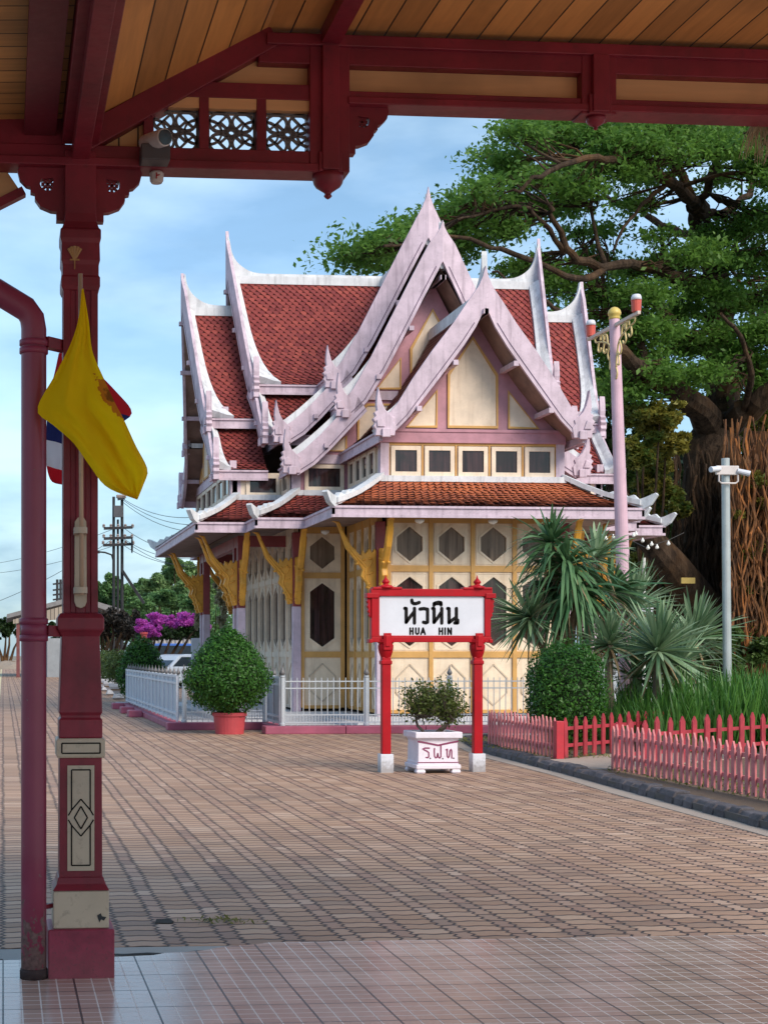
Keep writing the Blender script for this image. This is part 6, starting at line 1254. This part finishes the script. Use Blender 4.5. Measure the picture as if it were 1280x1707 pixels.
ptree('dark_tree', 'dark leafless looking tree left of the magenta blossoms', 'tree', 74, ((185,1032,22,16),(205,1028,20,12),(215,1045,18,18),(175,1050,16,18),(200,1055,20,16),(230,1040,16,20)), leafmat('dusky_leaf', (.022, .022, .018), (.07, .055, .045), .6, .1), 900, .20, .16)
b = MB(); bt = ptree('bougainvillea', 'bougainvillea tree covered in magenta blossom behind the fence', 'flowering tree', 70, ((240,1042,18,14),(262,1036,20,13),(285,1038,18,13),(305,1036,18,14),(325,1030,16,14),(340,1038,12,14),(255,1052,16,10)), leafmat('magenta_blossom', (.42, .04, .33), (.72, .16, .64), .6, .3), 1100, .17, .12)
q0 = org(bt); lst = ((250,1060,26,10),(285,1058,28,10),(320,1054,24,12),(338,1048,14,16)); leaves('green_leaves', np.concatenate([ball_pts(P(x, y, 70.4), (rx * .0275, .8, ry * .0275), 700, .2) for x, y, rx, ry in lst]), .18, DKG, bt)
ptree('shrub', 'low reddish green shrub beyond the small white planters', 'shrub', 72, ((180,1112,18,14),(195,1105,16,12),(165,1118,14,12),(205,1118,12,12)), leafmat('hedge_leaf', (.04, .07, .02), (.12, .17, .05), .5, .2), 700, .14, .04)
ptree('dry_plant', 'pale dry stemmed plant between the pavilion porch posts', 'plant', 46, ((368,1000,10,26),(372,1030,10,20),(330,1020,6,34),(364,968,9,16)), leafmat('straw_leaf', (.25, .22, .12), (.46, .42, .28), .7, .2), 260, .16, .03)
pts = [ball_pts(P(random.uniform(150, 400), random.uniform(1008, 1075), 112 + random.uniform(-4, 4)), (2.2, 2.0, 1.6), 500, .2) for _ in range(34)]
tag(leaves('background_hedge', np.concatenate(pts), .34, FARG), 'far green growth behind the fence and parked cars', None, None, 'stuff')
# utility poles and wires
YE = 80.0; UP_ = thing('utility_pole', 'cluster of three dark utility poles with crossarms and a diagonal stay', 'utility pole', tuple(P(197, 1140, YE))); UP_.location.z = 0
WOODP = paint('dark_pole_concrete', (.03, .03, .034), .8, .3, .3)
for x, y, r in ((189.5, 828, .075), (203.5, 830, .08), (196.5, 866, .06)): b = MB(); q = P(x, y, YE); b.tube([(q.x, YE, 0), (q.x, YE, q.z)], [r * 1.15, r], 10); b.build('pole', WOODP, UP_)
for y, x0, x1 in ((881, 173, 221), (898, 173, 220), (909, 172, 222), (832, 196, 208)):
    b = MB(); b.bar(P(x0, y, YE - .2), P(x1, y - 2, YE - .2), .12, .14); ar = b.build('crossarm', WOODP, UP_)
    for k in range(5): q = P(x0 + (x1 - x0) * k / 4, y, YE - .2); b = MB(); b.lathe([(.05, .05), (.09, .09), (.05, .13), (.09, .17), (.03, .24)], q, 8); b.build('insulator', paint('glazed_insulator', (.30, .24, .22), .3, .2, .1), ar)
b = MB(); b.bar(P(203, 950, YE - .2), P(240, 1006, YE - .5), .14, .14); b.build('stay', WOODP, UP_)
b = MB(); q = P(197, 850, YE); b.box((q.x - .25, YE - .3, q.z - .4), (q.x + .25, YE - .08, q.z + .2)); b.build('switch_box', paint('grey_switch_box', (.08, .08, .09), .5, .1, .2), UP_)
b = MB(); b.lathe([(.02, 0), (.40, .01), (.42, .05), (.38, .06), (.02, .05)], (0, 0, 0), 18); b.v = [Matrix.Rotation(R(90), 3, 'Y') @ v_ + P(219, 909, YE - .5) for v_ in b.v]; b.build('dish', WOODP, UP_)
b = MB(); b.tube([P(189, 935, YE), P(186, 925, YE), P(175, 921, YE), P(164, 920, YE)], .05, 6); b.build('lamp_arm', WOODP, UP_); b = MB(); q = P(163, 920, YE); b.box((q.x - .4, YE - .1, q.z - .08), (q.x + .1, YE + .1, q.z + .05)); b.build('lamp_head', WOODP, UP_)
U2 = thing('utility_pole', 'small far utility pole between the drainpipe and the maroon column', 'utility pole', tuple(P(98, 1100, 140))); U2.location.z = 0
for x in (95.5, 101): b = MB(); q = P(x, 966, 140); b.tube([(q.x, 140, 0), (q.x, 140, q.z)], .12, 8); b.build('pole', WOODP, U2)
for y in (972, 982, 990, 998): b = MB(); b.bar(P(88, y + 2, 140), P(105, y, 140), .14, .16); b.build('crossarm', WOODP, U2)
def wire(a, c, sag, lab, r=.014):
    a, c = Vector(a), Vector(c); pts = [a.lerp(c, t_ / 14) + Vector((0, 0, -4 * sag * (t_ / 14) * (1 - t_ / 14))) for t_ in range(15)]
    b = MB(); b.tube(pts, r, 5); tag(b.build('power_cable', IRON), lab, 'cable', 'power cables beside the pavilion')
LABW = 'thin dark power cable sagging from the three poles to behind the pavilion'
for (y0, y1) in ((832, 842), (834, 858), (838, 872), (880, 905), (898, 912), (900, 930), (909, 922)): wire(P(206, y0, YE), P(360, y1 + 14, 66), .5, LABW)
for (y0, y1) in ((881, 935), (909, 948), (898, 1012)): wire(P(186, y0 + 2, YE), P(-60, y1 + 10, 120 if y1 < 1000 else 90), .4, 'thin dark power cable running left from the three poles across the sky')
# shed, far trees, distant clutter at the end of the platform
YH = 97; x0, x1 = P(22, 1050, YH).x, P(112, 1050, YH).x; HSD = thing('shed', 'open grey shed with a shallow gabled roof at the far platform end', 'shed', ((x0 + x1) / 2, YH, 0))
b = MB(); b.prism([(x0 - .4, P(20, 1031, YH).z), (x1 + .6, P(110, 1001, YH).z), (x1 + 3.5, P(110, 1026, YH).z), (x1 + 3.5, P(110, 1022, YH).z + .25), (x1 + .6, P(110, 998, YH).z + .2), (x0 - .4, P(20, 1028, YH).z + .15)], lambda x, z, d: (x, d, z), YH, YH + 14); b.build('roof', paint('grey_roof_sheet2', (.20, .19, .19), .6, .2, .3), HSD)
b = MB(); b.prism([(x0, P(20, 1033, YH).z), (x1 + .6, P(110, 1004, YH).z), (x1 + .6, P(110, 1030, YH).z), (x0, P(20, 1040, YH).z)], lambda x, z, d: (x, d, z), YH + .1, YH + .2); b.build('gable_boards', wood('old_gable_boards', (.34, .28, .22), 0, .25, .02), HSD)
b = MB(); b.box((P(79, 1090, YH).x, YH + .5, 0), (P(112, 1090, YH).x, YH + 12, P(79, 1064, YH).z)); b.build('wall', paint('pale_shed_wall', (.28, .30, .32), .7, .1, .2), HSD)
for xx in (x0 + .2, x0 + 1.6): b = MB(); b.box((xx, YH + .2, 0), (xx + .22, YH + .4, P(20, 1036, YH).z)); b.build('shed_post', paint('dull_red_post', (.16, .05, .05), .6, .2, .2), HSD)
ptree('far_tree', 'dark round tree at the end of the platform, far left', 'tree', 165, ((8,1046,14,16),(20,1040,10,14),(-10,1050,20,16),(34,1052,10,12)), DKG, 900, .5, .2)
ptree('far_tree', 'low dark trees behind the far grey shed', 'tree', 175, ((60,1060,20,16),(95,1056,20,18),(125,1060,24,14),(150,1052,20,18)), DKG, 800, .5, .2)
GRV = soilmat('gravel_heap', (.20, .15, .11), (.36, .30, .24), 6, .8)
for i, (px_, Y) in enumerate(((14, 150), (30, 158))):
    q = P(px_, 1096, Y); b = MB(); b.lathe([(2.2, -.05), (1.6, .35), (.9, .65), (.25, .8)], (q.x, Y, 0), 14); b.v = [v_ + Vector((random.uniform(-.15, .15), random.uniform(-.15, .15), random.uniform(-.08, .08))) for v_ in b.v]; tag(b.build('gravel_heap', GRV), ['brown gravel heap at the far left end of the platform', 'brown gravel heap just left of the drainpipe foot line, far off'][i], 'gravel heap')
# parked vehicles behind the fence
def car(x, y, rot, colr, name, label, cat, L=4.3, Wd=1.75, H=1.48, van=False):
    t = thing(name, label, cat, (x, y, 0)); t.rotation_euler = (0, 0, rot); Mloc = Matrix.Translation((x, y, 0)); pm = paint('car_paint_' + name + str(int(x * 10)), colr, .25, .04, .05, spec=.6); h = H
    low = [(-L/2, .25), (-L/2 - .03, .55), (-L/2 + .05, .86), (-L * .22, .94), (L * .38, .93), (L/2 - .02, .86), (L/2, .5), (L/2 - .06, .25)]
    cab = [(-L * .26, .92), (-L * .10, h - .05), (.0, h), (L * .22, h), (L * .33, h - .08), (L * .42, .92)] if not van else [(-L * .40, .92), (-L * .30, h - .06), (-L * .2, h), (L * .44, h), (L * .47, h - .1), (L * .49, .92)]
    b = MB(Mloc); b.prism(low, lambda a, z, d: (a, d, z), -Wd / 2, Wd / 2); b.build('body', pm, t, bevel=.05)
    b = MB(Mloc); k0 = [b.pt((a, s_ * (Wd / 2 - .04 - .14 * (z - .92) / (h - .92)), z)) for s_ in (-1, 1) for a, z in cab]; n_ = len(cab); b.f += [list(range(n_))[::-1], list(range(n_, 2 * n_))] + [[j, (j + 1) % n_, n_ + (j + 1) % n_, n_ + j] for j in range(n_)]; b.build('cabin', pm, t, bevel=.04)
    gm = paint('car_glass', (.03, .04, .05), .06, .2, 0, bump=0, spec=.7)
    def lerpc(f): return [(cab[0][0] + f, .96), (cab[1][0] + f * .6, h - .12), (cab[-2][0] - f * .7, h - .12), (cab[-1][0] - f, .96)]
    for s_ in (-1, 1): b = MB(Mloc); b.face([(a, s_ * (Wd / 2 - .03 - .14 * (z - .92) / (h - .92)), z) for a, z in lerpc(.16)]); b.build('side_window', gm, t)
    b = MB(Mloc); w2 = Wd / 2 - .18; b.face([(cab[0][0] - .015, -w2, .97), (cab[1][0] - .015, -w2 + .08, h - .10), (cab[1][0] - .015, w2 - .08, h - .10), (cab[0][0] - .015, w2, .97)]); b.build('windscreen', gm, t)
    for a in (-L * .31, L * .31):
        for s_ in (-1, 1): b = MB(Mloc); yy = s_ * (Wd / 2 - .08); b.tube([(a, yy - .1, .32), (a, yy + .1, .32)], .32, 18); wl = b.build('wheel', paint('tyre_rubber', (.02, .02, .02), .8, .2, .2), t); b = MB(Mloc); b.tube([(a, yy + s_ * .10, .32), (a, yy + s_ * .115, .32)], .19, 14); b.build('rim', paint('alloy', (.5, .5, .52), .3, .1, .1, metal=.6), wl)
    for s_ in (-1, 1): b = MB(Mloc); b.box((-L/2 - .045, s_ * .62 - .16, .62), (-L/2 + .05, s_ * .62 + .16, .76)); b.build('headlight', paint('lamp_glass', (.7, .72, .74), .15, .05, 0), t)
    return t
q = P(292, 1120, 66); car(q.x, 66, R(38), (.62, .65, .70), 'parked_car', 'white parked car behind the panel fence under the magenta blossom', 'car')
q = P(316, 1110, 74); car(q.x, 74, R(30), (.05, .05, .06), 'parked_car', 'dark parked car right behind the white one', 'car')
q = P(272, 1090, 82); car(q.x, 82, R(20), (.04, .12, .42), 'parked_van', 'blue van roof showing above the white parked car', 'van', 4.6, 1.8, 2.05, True)
CW = thing('corrugated_wall', 'grey striped corrugated wall behind the parked cars', 'wall', tuple(P(310, 1140, 88))); CW.location.z = 0
b = MB(); xs = [P(225, 1075, 88).x + .12 * k for k in range(60)]; Lp = [(x, 88 + (.06 if k % 2 else -.06), .4) for k, x in enumerate(xs)]; Hp = [(x, y, 2.4) for x, y, z in Lp]; b.strip(Lp, Hp); b.build('sheet', paint('grey_corrugated_paint', (.40, .38, .38), .5, .1, .3), CW, fix=False)
b = MB(); b.bar((xs[0], 88, 2.45), (xs[-1], 88, 2.45), .2, .12); b.build('capping', WOODP, CW)
WS = thing('white_marker', 'white upright board standing left of the porch posts', 'board', tuple(P(327, 1110, 43))); WS.location.z = 0
b = MB(); q = P(326, 1064, 43); b.box((q.x - .12, 43, .4), (q.x + .14, 43.06, q.z)); b.build('board', WHITE2, WS, bevel=.01); b = MB(); b.box((q.x - .05, 43.06, 0), (q.x + .05, 43.12, .9)); b.build('stake', WOODP, WS)
RP = thing('red_post', 'short red post above the rounded clipped shrub', 'post', tuple(P(240, 1110, 60))); RP.location.z = 0
b = MB(); q = P(240, 1054, 60); b.lathe([(.12, 0), (.12, q.z - .1), (.16, q.z - .08), (.16, q.z)], (q.x, 60, 0), 12); b.build('post_shaft', POTR, RP)
